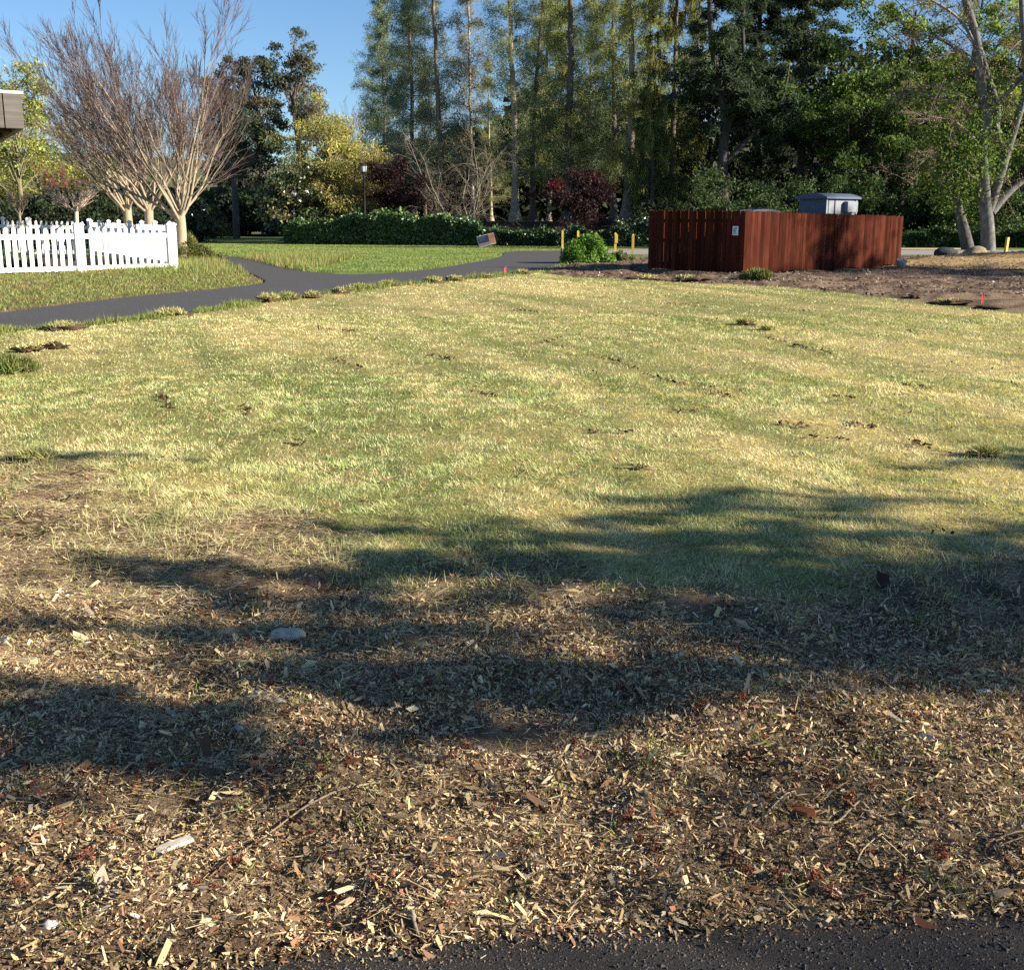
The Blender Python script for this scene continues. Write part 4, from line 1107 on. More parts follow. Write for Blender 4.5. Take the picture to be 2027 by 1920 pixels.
# ------------------------------------------------------------------ broadleaf trees
def broad_tree(label, xd, Y, height, radius, seed, leaf_c, nleaf=16000, size=0.16, z_low=0.25, trunk_r=0.2, bark_c=(0.12, 0.10, 0.08), var=0.35, droop=0.25, clumps=60, clump_r=0.75, squash=1.0,
               name='leafy_tree', mat=None, group=None, lean=(0, 0), xy=None, aspect=0.6, second=None, cat='tree', tex=4):
    rng = np.random.default_rng(seed)
    x, Y = (wx(xd, Y), Y) if xy is None else xy
    root = plant(name, label, cat, x, Y, group); z0 = root.location.z
    H = height; zl = z0 + H * z_low
    # crown clumps fill an uneven ellipsoid
    q = unit(rng.normal(0, 1, (clumps, 3))) * rng.uniform(0.25, 1.0, (clumps, 1)) ** 0.5
    lob = 0.6 + 0.75 * rng.random((clumps, 1))
    C = np.array([x + lean[0] * H, Y + lean[1] * H, (zl + z0 + H) / 2]) + q * lob * np.array([radius, radius * squash, (H - H * z_low) / 2])
    C[:, 2] = np.minimum(C[:, 2], z0 + H)
    S0 = np.array([[x, Y, z0 - 0.15]])
    P0, R0, T0 = grow(rng, S0, np.array([[lean[0], lean[1], 1.0]]), np.array([H * 0.8]), np.array([trunk_r * 1.2]), np.array([trunk_r * 0.25]), 10, 0.03, 0.035)
    # a limb to each clump
    br = MB().tubes(P0, R0, 10, bark_c)
    t = np.clip((C[:, 2] - z0) / (H * 0.8) - rng.uniform(0.1, 0.35, clumps), 0.12, 0.95)
    S = at_t(np.repeat(P0, clumps, 0), t)
    s = np.linspace(0, 1, 6)[None, :, None]
    mid = (S + C) / 2 + np.array([0, 0, 0.12 * radius])
    PB = (1 - s) ** 2 * S[:, None] + 2 * s * (1 - s) * mid[:, None] + s ** 2 * C[:, None] + rng.normal(0, 0.05, (clumps, 6, 3)) * np.array([1, 1, 0.7])
    rb = trunk_r * 0.32 * (1 - 0.5 * t)
    br.tubes(PB, rb[:, None] * np.linspace(1, 0.15, 6)[None], 4, np.array(bark_c) * 1.1)
    TB = np.gradient(PB, axis=1)
    LB_ = np.linalg.norm(C - S, axis=1)
    Sx, Dx, Lx, rx, ix = kids(rng, PB, rb[:, None] * np.linspace(1, 0.15, 6)[None], TB, LB_, tex, 0.4, 1.0, 0.4, 1.1, 0.3, 0.6, 0.5)
    P2, R2, T2 = grow(rng, Sx, Dx, Lx, np.minimum(rx, 0.03), np.full(len(Sx), 0.006), 3, -0.04, 0.12)
    br.tubes(P2, R2, 3, np.array(bark_c) * 1.2)
    put(br, 'trunk', m_bark, root, True)
    lf = MB()
    ci = rng.integers(0, clumps, nleaf)
    cr = clump_r * (0.6 + 0.8 * rng.random(clumps))
    off = unit(rng.normal(0, 1, (nleaf, 3))) * (rng.random((nleaf, 1)) ** 0.45) * np.array([1, 1, 0.62])
    p = C[ci] + off * cr[ci][:, None]
    tw_n = nleaf // 3
    p2, i2 = along_pts(rng, P2, tw_n, 0.3, 1.0, 0.14)
    p[:tw_n] = p2
    cc = np.array(leaf_c) * (0.65 + 0.7 * rng.random((clumps, 1)))
    if second is not None:
        w2 = (rng.random(clumps) < second[1])[:, None]
        cc = np.where(w2, np.array(second[0]) * (0.7 + 0.6 * rng.random((clumps, 1))), cc)
    colr = cc[ci]
    leaf_cards(lf, rng, p, size, colr, var, droop, None, aspect * 1.15, 0.08, True)
    put(lf, 'crown', mat or m_leaf, root)
    return root
YG = (0.31, 0.33, 0.10)
broad_tree('tall yellow-green tree in new leaf above the shelter corner', 42, 64, wz(82, 64), 3.1, 201, YG, 7500, 0.17, 0.34, 0.17, (0.20, 0.18, 0.10), 0.35, 0.2, 62, 0.60, name='leafy_tree', tex=7)
broad_tree('lower yellow-green tree behind the bare vase-shaped trees', 100, 70, wz(235, 70), 3.6, 202, (0.26, 0.27, 0.06), 8000, 0.17, 0.2, 0.15, (0.2, 0.18, 0.12), 0.35, 0.2, 50, 0.8)
broad_tree('pale olive bushy tree low behind the yard at the frame edge', -10, 66, wz(330, 66), 3.2, 203, (0.20, 0.21, 0.06), 7000, 0.16, 0.1, 0.12, clumps=40)
EU = (0.085, 0.095, 0.058)
for xd, yt, rd, sd_, lb in ((452, 118, 2.7, 211, 'dark grey-green eucalyptus crown, lowest of three at the far skyline'), (512, 84, 3.6, 212, 'dark grey-green eucalyptus crown, middle of three at the far skyline'), (592, 66, 3.3, 213, 'dark grey-green eucalyptus crown, tallest of three at the far skyline')):
    broad_tree(lb, xd, 128, wz(yt, 128), rd, sd_, EU, 12000, 0.30, 0.42, 0.4, (0.16, 0.13, 0.11), 0.4, 0.5, 44, 1.05, name='eucalyptus_tree', group='eucalyptus trees at the skyline', second=((0.14, 0.115, 0.075), 0.3), aspect=0.45)
broad_tree('dark dense evergreen tree below the eucalyptus crowns', 470, 116, wz(225, 116), 4.6, 214, (0.035, 0.05, 0.03), 14000, 0.30, 0.05, 0.35, (0.05, 0.045, 0.04), 0.4, 0.3, 60, 1.3, name='evergreen_tree')
broad_tree('dark evergreen bush standing at the far lawn end', 415, 110, wz(375, 110), 3.6, 215, (0.03, 0.045, 0.022), 9000, 0.28, 0.02, 0.2, (0.05, 0.045, 0.04), 0.4, 0.3, 44, 1.2, name='evergreen_tree')
broad_tree('dark evergreen thicket closing the far lawn behind the lamp post', 530, 104, wz(350, 104), 4.2, 216, (0.03, 0.045, 0.022), 11000, 0.26, 0.02, 0.2, (0.05, 0.045, 0.04), 0.4, 0.3, 50, 1.2, name='evergreen_tree')
GW = (0.36, 0.335, 0.10)
broad_tree('golden yellow willow with upright shoots behind the lamp posts', 635, 76.2, wz(218, 76.2), 3.5, 221, GW, 17000, 0.22, 0.04, 0.22, (0.24, 0.18, 0.10), 0.35, -0.9, 70, 0.95, name='willow_tree', aspect=0.28, second=((0.22, 0.20, 0.08), 0.42))
broad_tree('golden willow bush low behind the hedge', 690, 75.5, wz(300, 75.5), 2.8, 222, (0.26, 0.225, 0.09), 9000, 0.2, 0.02, 0.14, (0.24, 0.18, 0.10), 0.35, -0.6, 44, 0.85, name='willow_tree', aspect=0.3)
broad_tree('glossy dark-leaved magnolia by the pale lamp post', 574, 74.6, wz(322, 74.6), 2.3, 223, (0.055, 0.075, 0.028), 7500, 0.24, 0.04, 0.16, (0.08, 0.07, 0.05), 0.5, 0.1, 56, 0.7, name='magnolia_tree', mat=m_gloss, second=((0.15, 0.14, 0.06), 0.25))
broad_tree('glossy dark bush behind the nearest bare tree trunk', 388, 78, wz(375, 78), 1.7, 224, (0.05, 0.065, 0.025), 4000, 0.22, 0.02, 0.1, (0.08, 0.07, 0.05), 0.5, 0.1, 30, 0.6, name='magnolia_tree', mat=m_gloss)
for xd, Y, yt, rd, sd_, lb in ((20, 60, 385, 3.0, 231, 'dark evergreen shrub behind the yard below the shelter'), (105, 60, 372, 3.0, 232, 'dark evergreen shrub behind the small spreading tree'), (190, 61, 378, 2.8, 233, 'dark evergreen shrub behind the middle bare tree'), (265, 63, 380, 2.6, 234, 'dark evergreen shrub left of the pale blue screen'), (325, 82, 378, 3.0, 235, 'dark evergreen shrub above the pale blue screen')):
    broad_tree(lb, xd, Y, wz(yt, Y), rd, sd_, (0.028, 0.042, 0.02), 6500, 0.20, 0.0, 0.12, (0.05, 0.04, 0.03), 0.4, 0.2, 40, 0.85, name='evergreen_shrub', group='dark shrubs behind the yard', cat='shrub')

# Japanese maples
MP = (0.021, 0.0075, 0.0105)
def maple(label, xd, Y, yt, rd, seed, second):
    return broad_tree(label, xd, Y, wz(yt, Y) - zt1(wx(xd, Y), Y), rd, seed, MP, 13000, 0.13, 0.10, 0.11, (0.06, 0.045, 0.04), 0.4, 0.2, 46, 0.62, 0.8, name='maple_tree', second=second, group='dark red maples behind the hedge', aspect=0.5)
maple('dark purple maple beside the black lamp post', 772, 74.5, 300, 2.3, 241, None)
maple('dark red maple with crimson shoots behind the yellow bollards', 1118, 72.5, 318, 2.35, 242, ((0.095, 0.011, 0.018), 0.10))

# ------------------------------------------------------------------ dawn redwoods
def redwood(label, pts, Y, r, H, seed, leaf_c, nbr=80, blen=3.0, nspray=15000, bark=(0.25, 0.19, 0.14), z_first=3.0, density_low=1.0):
    rng = np.random.default_rng(seed); Y = Y + 6.0
    base = A(pts[0][0], pts[0][1], Y)
    root = plant('redwood_tree', label, 'tree', base.x, Y, 'slender redwoods behind the hedge')
    z0 = root.location.z
    q = [(base.x, Y, z0 - 0.2)] + [tuple(A(a, b, Y)) for a, b in pts[1:]]
    top = np.array(q[-1]); d = (top - np.array(q[-2])); d = d / np.linalg.norm(d)
    if z0 + H > top[2]: q.append(tuple(top + d * (z0 + H - top[2]) * np.array([0.5, 0.5, 1])))
    q = np.array(q)
    zz_ = q[:, 2]
    s = np.linspace(0, 1, 22); zs = z0 - 0.2 + (zz_[-1] - z0 + 0.2) * s
    P0 = np.stack([np.interp(zs, zz_, q[:, 0]), np.interp(zs, zz_, q[:, 1]), zs], 1)[None]
    P0[0, 1:, :2] += rng.normal(0, 0.025, (21, 2))
    fl = 1 + 0.9 * np.exp(-(zs - z0) / 0.7)
    R0 = (0.80 * r * fl * (1 - 0.80 * s))[None]
    # side branches
    zb = np.sort(rng.uniform(z0 + z_first, z0 + H * 0.97, nbr)); f = (zb - z0) / H
    S = np.stack([np.interp(zb, P0[0, :, 2], P0[0, :, 0]), np.interp(zb, P0[0, :, 2], P0[0, :, 1]), zb], 1)
    a = rng.uniform(0, 2 * math.pi, nbr); el = rng.uniform(0.05, 0.65, nbr) * (0.5 + f)
    D = np.stack([np.cos(a) * np.cos(el), np.sin(a) * np.cos(el), np.sin(el)], 1)
    L = blen * 1.75 * (0.35 + 0.8 * rng.random(nbr)) * np.clip(1.1 - f, 0.12, 0.85)
    P1, R1, T1 = grow(rng, S, D, L, np.full(nbr, 0.035) * (1.2 - f), np.full(nbr, 0.006), 7, 0.02, 0.10)
    br = MB().tubes(P0, R0, 10, bark).tubes(P1, R1, 4, np.array(bark) * 0.9)
    S, D, L2, r2, i2 = kids(rng, P1, R1, T1, L, 8, 0.15, 1.0, 0.5, 1.2, 0.25, 0.55, 0.5, flat=0.4)
    P2, R2, T2 = grow(rng, S, D, L2, np.minimum(r2, 0.012), np.full(len(S), 0.004), 3, -0.05, 0.12)
    br.tubes(P2, R2, 3, np.array(bark) * 0.95)
    put(br, 'trunk', m_bark, root, True)
    lf = MB()
    nspray = int(nspray * 2.2)
    p, i = along_pts(rng, P2, nspray, 0.0, 1.0, 0.20)
    needles(lf, rng, p, 0.27, 0.021, np.array(leaf_c) * 1.45 * (0.75 + 0.5 * rng.random((len(P2), 1)))[i], 0.8)
    put(lf, 'crown', m_need, root)
OL = (0.145, 0.165, 0.075); DG = (0.075, 0.10, 0.05)
redwood('slender redwood nearest the sky gap, above the purple maple', [(801, 425), (797, 200), (790, 0)], 84, 0.30, 23, 301, (0.15, 0.18, 0.115), 110, 3.4, 22000, (0.20, 0.15, 0.12), 4.0)
redwood('straight brown redwood between purple maple and pale bare branches', [(858, 425), (848, 200), (838, 0)], 80, 0.33, 24, 302, (0.15, 0.17, 0.11), 90, 3.2, 11000, (0.24, 0.17, 0.13))
redwood('thin pale redwood with nearly bare upper branches', [(916, 425), (910, 220), (906, 0)], 83, 0.20, 22, 303, (0.20, 0.175, 0.11), 80, 3.0, 8000, (0.42, 0.33, 0.27))
redwood('sunlit straw-coloured redwood trunk with flared base', [(997, 432), (996, 250), (988, 90), (986, 0)], 75.5, 0.36, 25, 304, OL, 80, 3.2, 12000, (0.40, 0.32, 0.22))
redwood('dark leaning redwood trunk just beside the straw-coloured one', [(1030, 430), (1030, 250), (1042, 100), (1052, 0)], 80, 0.30, 24, 305, OL, 70, 3.0, 10000, (0.15, 0.12, 0.10))
redwood('thin pale crooked redwood behind the crimson maple', [(1062, 420), (1068, 260), (1076, 120), (1080, 40)], 90, 0.20, 19, 306, (0.20, 0.21, 0.07), 70, 3.2, 13000, (0.40, 0.32, 0.24))
redwood('thick dark redwood rising from the crimson maple', [(1098, 430), (1100, 260), (1104, 90), (1103, 0)], 77, 0.42, 26, 307, OL, 90, 3.4, 16000, (0.17, 0.135, 0.11))
redwood('grey redwood left of the paired pale trunk', [(1186, 430), (1189, 250), (1187, 90), (1186, 0)], 83, 0.30, 24, 308, OL, 80, 3.4, 15000, (0.22, 0.18, 0.15))
redwood('pale-edged redwood trunk nearest the board fence', [(1211, 432), (1221, 270), (1222, 90), (1220, 0)], 74.5, 0.40, 25, 309, (0.19, 0.20, 0.06), 90, 3.5, 16000, (0.34, 0.27, 0.21))

# a second row of redwoods deeper in the wood, same kinds turned and scaled
src = [o for o in COL.objects if o.name.startswith('redwood_tree')]
for k, (xd, Y, pick, sc_k, rz, lb) in enumerate(((748, 99, 0, 0.92, 1.1, 'feathery redwood deeper behind the purple maple'), (822, 97, 1, 0.62, 2.3, 'lower feathery redwood deeper behind, left of the pale bare branches'), (950, 98, 3, 0.60, 0.7, 'lower feathery redwood deeper behind, left of the straw-coloured trunk'),
        (1050, 103, 7, 1.0, 2.9, 'feathery redwood deeper behind the dark leaning trunk'), (1140, 100, 0, 1.0, 5.0, 'feathery redwood deeper behind the crimson maple'), (1250, 101, 8, 0.95, 1.9, 'feathery redwood deeper behind the fence end'), (1340, 104, 6, 1.0, 3.4, 'feathery redwood deeper behind the weeping conifer'))):
    Y += 5; s_ = src[pick]; x_ = wx(xd, Y)
    r_ = plant('redwood_tree', lb, 'tree', x_, Y, 'slender redwoods behind the hedge'); r_.rotation_euler = (0, 0, rz); r_.scale = (sc_k,) * 3
    for ch in s_.children:
        c_ = ch.copy(); COL.objects.link(c_); c_.parent = r_

# pale bare tree with sweeping branches in front of the redwoods
def sweeping_tree(label, xd, Y, H, seed, bark, twig, xspread=1.0):
    rng = np.random.default_rng(seed); x = wx(xd, Y); root = plant('bare_tree', label, 'tree', x, Y); z0 = root.location.z
    n = 7; a = np.linspace(0, 2 * math.pi, n, endpoint=False) + rng.uniform(0, 0.5, n); el = rng.uniform(0.25, 0.8, n)
    D = np.stack([np.cos(a) * np.sin(el) * xspread, np.sin(a) * np.sin(el), np.cos(el)], 1)
    P1, R1, T1 = grow(rng, np.repeat([[x, Y, z0 - 0.1]], n, 0), D, H * rng.uniform(0.7, 1.1, n), np.full(n, 0.055), np.full(n, 0.012), 10, 0.01, 0.13)
    b = MB().tubes(P1, R1, 6, bark); L = np.full(n, H)
    S, D, L2, r2, _ = kids(rng, P1, R1, T1, L, 11, 0.1, 1, 0.4, 1.2, 0.25, 0.5, 0.5)
    P2, R2, T2 = grow(rng, S, D, L2, np.minimum(r2, 0.028), np.full(len(S), 0.006), 7, -0.07, 0.16); b.tubes(P2, R2, 4, bark)
    S, D, L3, r3, _ = kids(rng, P2, R2, T2, L2, 7, 0.1, 1, 0.3, 1.1, 0.25, 0.55, 0.5)
    P3, R3, T3 = grow(rng, S, D, L3, np.full(len(S), 0.010), np.full(len(S), 0.004), 5, -0.10, 0.16); b.tubes(P3, R3, 3, twig)
    S, D, L4, r4, _ = kids(rng, P3, R3, T3, L3, 3, 0.2, 1, 0.3, 1.0, 0.3, 0.6, 0.5)
    P4, R4, T4 = grow(rng, S, D, L4, np.full(len(S), 0.007), np.full(len(S), 0.004), 2, -0.10, 0.14); b.tubes(P4, R4, 3, twig)
    put(b, 'trunk', m_smooth_bark, root, True)
    return root, P3, P4
sweeping_tree('bare tree with pale arching branches before the redwood trunks', 903, 73.5, 7.8, 311, (0.22, 0.195, 0.15), (0.15, 0.125, 0.09))
sweeping_tree('low bare shrub with arching twigs beside the purple maple', 850, 75, 4.4, 312, (0.16, 0.13, 0.10), (0.12, 0.09, 0.07))

# ------------------------------------------------------------------ dark conifers on the right
def conifer(label, pts, Y, r, H, seed, leaf_c, nbr, blen, nspray, bark, limbs=(), hang=0.3, spray=(0.34, 0.05), z_first=2.0, clump=0.22, strands=0, strand_c=(0.2, 0.2, 0.06), name='pine_tree', taper=0.6, elev=(-0.2, 0.35)):
    rng = np.random.default_rng(seed); base = A(pts[0][0], pts[0][1], Y)
    root = plant(name, label, 'tree', base.x, Y); z0 = root.location.z
    def line(pp):
        q = np.array([tuple(A(a, b, Y)) for a, b in pp]); return np.array(smooth_line3(q))
    q = [(base.x, Y, z0 - 0.2)] + [tuple(A(a, b, Y)) for a, b in pts[1:]]
    top = np.array(q[-1])
    if z0 + H > top[2]: q.append((top[0], Y, z0 + H))
    P0 = smooth_line3(np.array(q)); n0 = len(P0); s = np.linspace(0, 1, n0)
    tr = MB().tubes(P0[None], (r * (1 - 0.75 * s) * (1 + 0.5 * np.exp(-s * 25)))[None], 10, bark)
    heads = [P0]
    for lp, lr in limbs:
        q = line(lp); tr.tubes(q[None], (lr * (1 - 0.7 * np.linspace(0, 1, len(q))))[None], 8, bark); heads.append(q)
    S, Ls = [], []
    nb = nbr
    for k, q in enumerate(heads):
        m = nb if k == 0 else nb // 5
        t = rng.uniform(0.0, 1.0, m)
        i = (t * (len(q) - 1)).astype(int)
        p = q[i]; ok = p[:, 2] > z0 + z_first
        S.append(p[ok]); Ls.append(blen * rng.uniform(0.45, 1.15, ok.sum()) * (1 - taper * np.clip((p[ok][:, 2] - z0) / H, 0, 1)) * (1 if k == 0 else 0.6))
    S = np.concatenate(S); L = np.concatenate(Ls); nb = len(S)
    a = rng.uniform(0, 2 * math.pi, nb); el = rng.uniform(*elev, nb)
    D = np.stack([np.cos(a) * np.cos(el), np.sin(a) * np.cos(el), np.sin(el)], 1)
    P1, R1, T1 = grow(rng, S, D, L, np.full(nb, 0.045), np.full(nb, 0.008), 7, 0.015, 0.10)
    br = tr.tubes(P1, R1, 4, np.array(bark) * 1.1)
    S, D, L2, r2, _ = kids(rng, P1, R1, T1, L, 7, 0.2, 1.0, 0.4, 1.1, 0.22, 0.45, 0.5, flat=0.5)
    P2, R2, T2 = grow(rng, S, D, L2, np.minimum(r2, 0.016), np.full(len(S), 0.005), 4, 0.0, 0.12)
    br.tubes(P2, R2, 3, np.array(bark) * 1.1)
    put(br, 'trunk', m_bark, root, True)
    lf = MB()
    tip = rng.integers(0, len(P2), nspray); p = at_t(P2[tip], rng.uniform(0.25, 1.0, nspray)) + rng.normal(0, clump, (nspray, 3)) * np.array([1, 1, 0.55])
    shade = (0.65 + 0.7 * rng.random((len(P2), 1)))[tip]
    needles(lf, rng, p, spray[0], spray[1], np.array(leaf_c) * shade, hang, 0.35)
    if strands:
        p, i = along_pts(rng, P2, strands, 0.2, 1.0, 0.05)
        n = len(p); l = rng.uniform(0.35, 1.0, n)
        for k in range(3):
            needles(lf, rng, p - UP * (l * k / 3)[:, None] + rng.normal(0, 0.02, (n, 3)), 0.42, 0.022, np.array(strand_c), 3.5, 0.35)
    put(lf, 'crown', m_need, root)
    return root
def smooth_line3(p, n=6):
    p = np.asarray(p, float); p = np.vstack([2 * p[0] - p[1], p, 2 * p[-1] - p[-2]]); out = []
    for i in range(1, len(p) - 2):
        for k in range(n):
            t = k / n
            out.append(0.5 * (2 * p[i] + (p[i + 1] - p[i - 1]) * t + (2 * p[i - 1] - 5 * p[i] + 4 * p[i + 1] - p[i + 2]) * t * t + (-p[i - 1] + 3 * p[i] - 3 * p[i + 1] + p[i + 2]) * t ** 3))
    out.append(p[-2]); return np.array(out)
PC = (0.048, 0.072, 0.040); PB_ = (0.075, 0.065, 0.06)
conifer('big dark pine with curving limbs behind the board fence', [(1400, 440), (1398, 320), (1402, 220), (1384, 130), (1373, 0)], 74, 0.42, 23, 401, PC, 105, 4.6, 34000, PB_,
        [([(1402, 320), (1436, 282), (1480, 238), (1514, 188), (1528, 120)], 0.26), ([(1402, 262), (1424, 205), (1440, 150), (1437, 60), (1442, -20)], 0.24)], z_first=6.0)
conifer('weeping olive conifer with hanging strands beside the redwoods', [(1300, 430), (1302, 250), (1308, 60)], 79, 0.26, 21, 402, (0.075, 0.085, 0.035), 85, 4.2, 9000, (0.14, 0.11, 0.09), (), 1.2, (0.3, 0.035), 2.5, 0.12, 5200, (0.19, 0.19, 0.06), 'weeping_conifer')
conifer('dark pine with spreading flat boughs, right of the big pine', [(1548, 440), (1552, 250), (1560, 40)], 80, 0.36, 22, 403, (0.058, 0.082, 0.042), 100, 4.6, 32000, PB_, z_first=4.5)
conifer('dark blue-green conifer filling the gap behind the big pine', [(1470, 440), (1470, 200), (1470, 20)], 92, 0.34, 21, 404, (0.030, 0.045, 0.030), 110, 5.0, 26000, PB_, z_first=1.0, spray=(0.42, 0.07))
conifer('low weeping conifer boughs above the far bollards', [(1262, 436), (1262, 330), (1262, 230)], 76, 0.16, 9.5, 405, (0.10, 0.12, 0.04), 60, 3.0, 7000, (0.12, 0.10, 0.08), (), 1.2, (0.3, 0.035), 1.0, 0.12, 3200, (0.22, 0.23, 0.07), 'weeping_conifer')

# green broadleaf trees on the right
LG = (0.115, 0.175, 0.035); MG = (0.07, 0.115, 0.028)
for xd, Y, yt, rd, sd_, c1, sec, lb in (  # second leaf colours brightened to imitate sunlit leaf patches
    (1640, 75, 30, 4.4, 501, MG, (LG, 0.3), 'green leafy tree above the utility shed'),
    (1740, 80, -80, 5.0, 502, MG, ((0.25, 0.31, 0.06), 0.35), 'green leafy tree with sunlit-toned leaves behind the bare grey tree twigs'),
    (1845, 84, -120, 5.4, 503, LG, ((0.28, 0.34, 0.065), 0.4), 'tall bright green tree behind the grey forked trunk'),
    (1965, 74, -130, 5.0, 504, LG, ((0.27, 0.33, 0.06), 0.4), 'bright green tree at the edge beside the grey limb')):
    broad_tree(lb, xd, Y, wz(yt, Y) - 1.2, rd, sd_, c1, 24000, 0.19, 0.12, 0.24, (0.06, 0.05, 0.04), 0.4, 0.25, 80, 0.85, name='green_tree', group='green trees behind the red fence', second=sec)
for xd, Y, yt, rd, sd_, c1, lb in (
    (1290, 71.5, 398, 2.4, 511, (0.028, 0.045, 0.022), 'dark shrub behind the left end of the board fence'),
    (1390, 70, 318, 2.6, 512, (0.05, 0.075, 0.032), 'shrubby pine bough mass over the board fence'),
    (1490, 71, 352, 2.6, 513, (0.045, 0.07, 0.028), 'dark green shrub left of the utility shed'),
    (1585, 72, 330, 2.8, 514, (0.05, 0.085, 0.026), 'green shrub mass behind the utility shed'),
    (1690, 71, 352, 2.5, 515, (0.045, 0.075, 0.024), 'dark green shrub right of the utility shed'),
    (1790, 73, 395, 2.4, 516, (0.04, 0.07, 0.022), 'dark shrub behind the traffic cone'),
    (1850, 70, 338, 2.0, 517, (0.11, 0.16, 0.035), 'bright green low maple left of the grey trunk'),
    (1958, 66, 368, 2.2, 518, (0.06, 0.10, 0.028), 'leafy green shrub right of the grey trunk')):
    broad_tree(lb, xd, Y, max(1.2, wz(yt, Y) - zt1(wx(xd, Y), Y)), rd, sd_, c1, 8500, 0.17, 0.02, 0.1, (0.05, 0.04, 0.03), 0.45, 0.2, 44, 0.75, name='wood_edge_shrub', group='shrubs at the wood edge', cat='shrub')

# far wood that reads as one mass
rng = np.random.default_rng(61)
n = 70000
x = rng.uniform(-44, 72, n); y = rng.uniform(104, 116, n)
xdis = (x / y * FPX + CX) / K
topr = np.interp(xdis, [-200, 0, 380, 480, 560, 700, 760, 900, 1100, 1230, 1400, 1700, 2200], [370, 372, 385, 380, 372, 330, 300, 262, 232, 215, 150, 130, 120])
h = (425 - topr) * K / FPX * y + 1.6
bump = fbm(x * 0.25, y * 0.1, 19, 3)
zc = rng.random(n) ** 1.15 * h * (0.72 + 0.55 * bump)
lf = MB()
g = fbm(x * 0.6, zc * 0.6, 29, 3)
leaf_cards(lf, rng, np.stack([x, y, zt(x, y) * 0 + zc + 0.6], 1), 0.66, np.array([0.028, 0.038, 0.02])[None] * (0.5 + 1.3 * g[:, None]), 0.4, 0.2, None, 0.8, 0.08, True)
o = lf.build('far_woods', m_leaf); tag(o, 'dark mass of far woods seen between the tree trunks', 'woods', kind='stuff')

# ------------------------------------------------------------------ hedges and low plants
def hedge(name, label, outline, Y0, Y1, seed, leaf_c, nleaf, size, mat, second=None, cat='hedge', group=None):
    """outline: (column, top row) pairs; runs between depth Y0 and Y1"""
    rng = np.random.default_rng(seed)
    xs = np.array([p[0] for p in outline]); tops = np.array([p[1] for p in outline])
    xm = wx((xs[0] + xs[-1]) / 2, (Y0 + Y1) / 2)
    root = plant(name, label, cat, xm, (Y0 + Y1) / 2, group)
    u = rng.random(nleaf); xd = xs[0] + (xs[-1] - xs[0]) * u
    top = np.interp(xd, xs, tops) - 14 * (vnoise(xd * 0.035, xd * 0 + 1, seed) - 0.5) - 9 * (vnoise(xd * 0.11, xd * 0 + 4, seed) - 0.5) - rng.exponential(2.2, nleaf)
    Ym = Y0 + (Y1 - Y0) * u; half = 1.1
    k = (wx(1990, 10) - wx(0, 10)) / 19900.0; c0 = wx(0, 10) / 10
    X = (c0 + k * xd) * Ym
    hgt = np.maximum(0.35, (425 - top) * K / FPX * Ym + 1.6 - zt(X, Ym))
    a = rng.uniform(0, math.pi, nleaf)                       # round over the top, from front to back
    dep = -np.cos(a) * half * (0.85 + 0.3 * vnoise(X * 1.4, a * 2, seed + 3)); rz = np.sin(a) ** 0.45
    inner = rng.random(nleaf) ** 0.35
    z = zt(X, Ym + dep) + hgt * rz * inner * (0.85 + 0.3 * vnoise(X * 1.1, a * 1.7, seed + 5))
    front = rng.random(nleaf) < 0.45
    z = np.where(front, zt(X, Ym) + hgt * rng.random(nleaf) * 0.95, z); dep = np.where(front, -half * (0.8 + 0.35 * vnoise(X * 1.6, z * 2.0, seed + 7)), dep)
    p = np.stack([X, Ym + dep, z], 1)
    out = np.stack([np.zeros(nleaf), np.where(front, -1.0, -np.cos(a)), np.where(front, 0.4, np.sin(a))], 1)
    cl = fbm(X * 0.9, z * 1.4 + dep, seed + 9, 3)[:, None]
    c = np.array(leaf_c) * (0.45 + 1.1 * cl)
    if second is not None: c = np.where((rng.random(nleaf) < second[1])[:, None], np.array(second[0]), c)
    lf = MB(); leaf_cards(lf, rng, p, size, c, 0.35, 0.4, out, 0.75)
    put(lf, 'foliage', mat, root)
    m = 60; st = MB()
    ui = rng.integers(0, nleaf, m); S = np.stack([X[ui], Ym[ui], zt(X[ui], Ym[ui]) - 0.05], 1)
    P1, R1, _ = grow(rng, S, rng.normal(0, 0.3, (m, 3)) + UP, hgt[ui] * 0.8, np.full(m, 0.03), np.full(m, 0.01), 4, 0, 0.1); st.tubes(P1, R1, 4, (0.07, 0.055, 0.04))
    put(st, 'stems', m_bark, root)
    return root
IV = (0.062, 0.112, 0.032)
hedge('ivy_hedge', 'broad dark green hedge with glossy leaves behind the grass island', [(556, 442), (585, 434), (640, 430), (690, 421), (740, 414), (800, 418), (860, 414), (900, 420), (928, 434), (945, 458)], 71.5, 67.0, 601, IV, 24000, 0.20, m_gloss, ((0.17, 0.25, 0.075), 0.12))
hedge('ivy_hedge', 'low dark hedge between the yard sign and the bollards', [(940, 456), (975, 446), (1020, 450), (1050, 444), (1080, 450)], 66.5, 66.0, 602, (0.035, 0.065, 0.02), 9000, 0.18, m_gloss, ((0.13, 0.2, 0.05), 0.06))
hedge('ivy_hedge', 'dark shrubby hedge behind the bollards up to the board fence', [(1075, 450), (1110, 440), (1160, 450), (1210, 436), (1262, 428)], 65.5, 65.0, 603, (0.032, 0.058, 0.022), 11000, 0.18, m_gloss, ((0.13, 0.18, 0.06), 0.05))
hedge('ground_ivy', 'low green ivy bank behind the service road by the grey trunk', [(1745, 448), (1800, 446), (1860, 450), (1940, 446), (2060, 440)], 64.0, 62.0, 604, (0.035, 0.07, 0.02), 12000, 0.16, m_leaf, None, 'ivy')

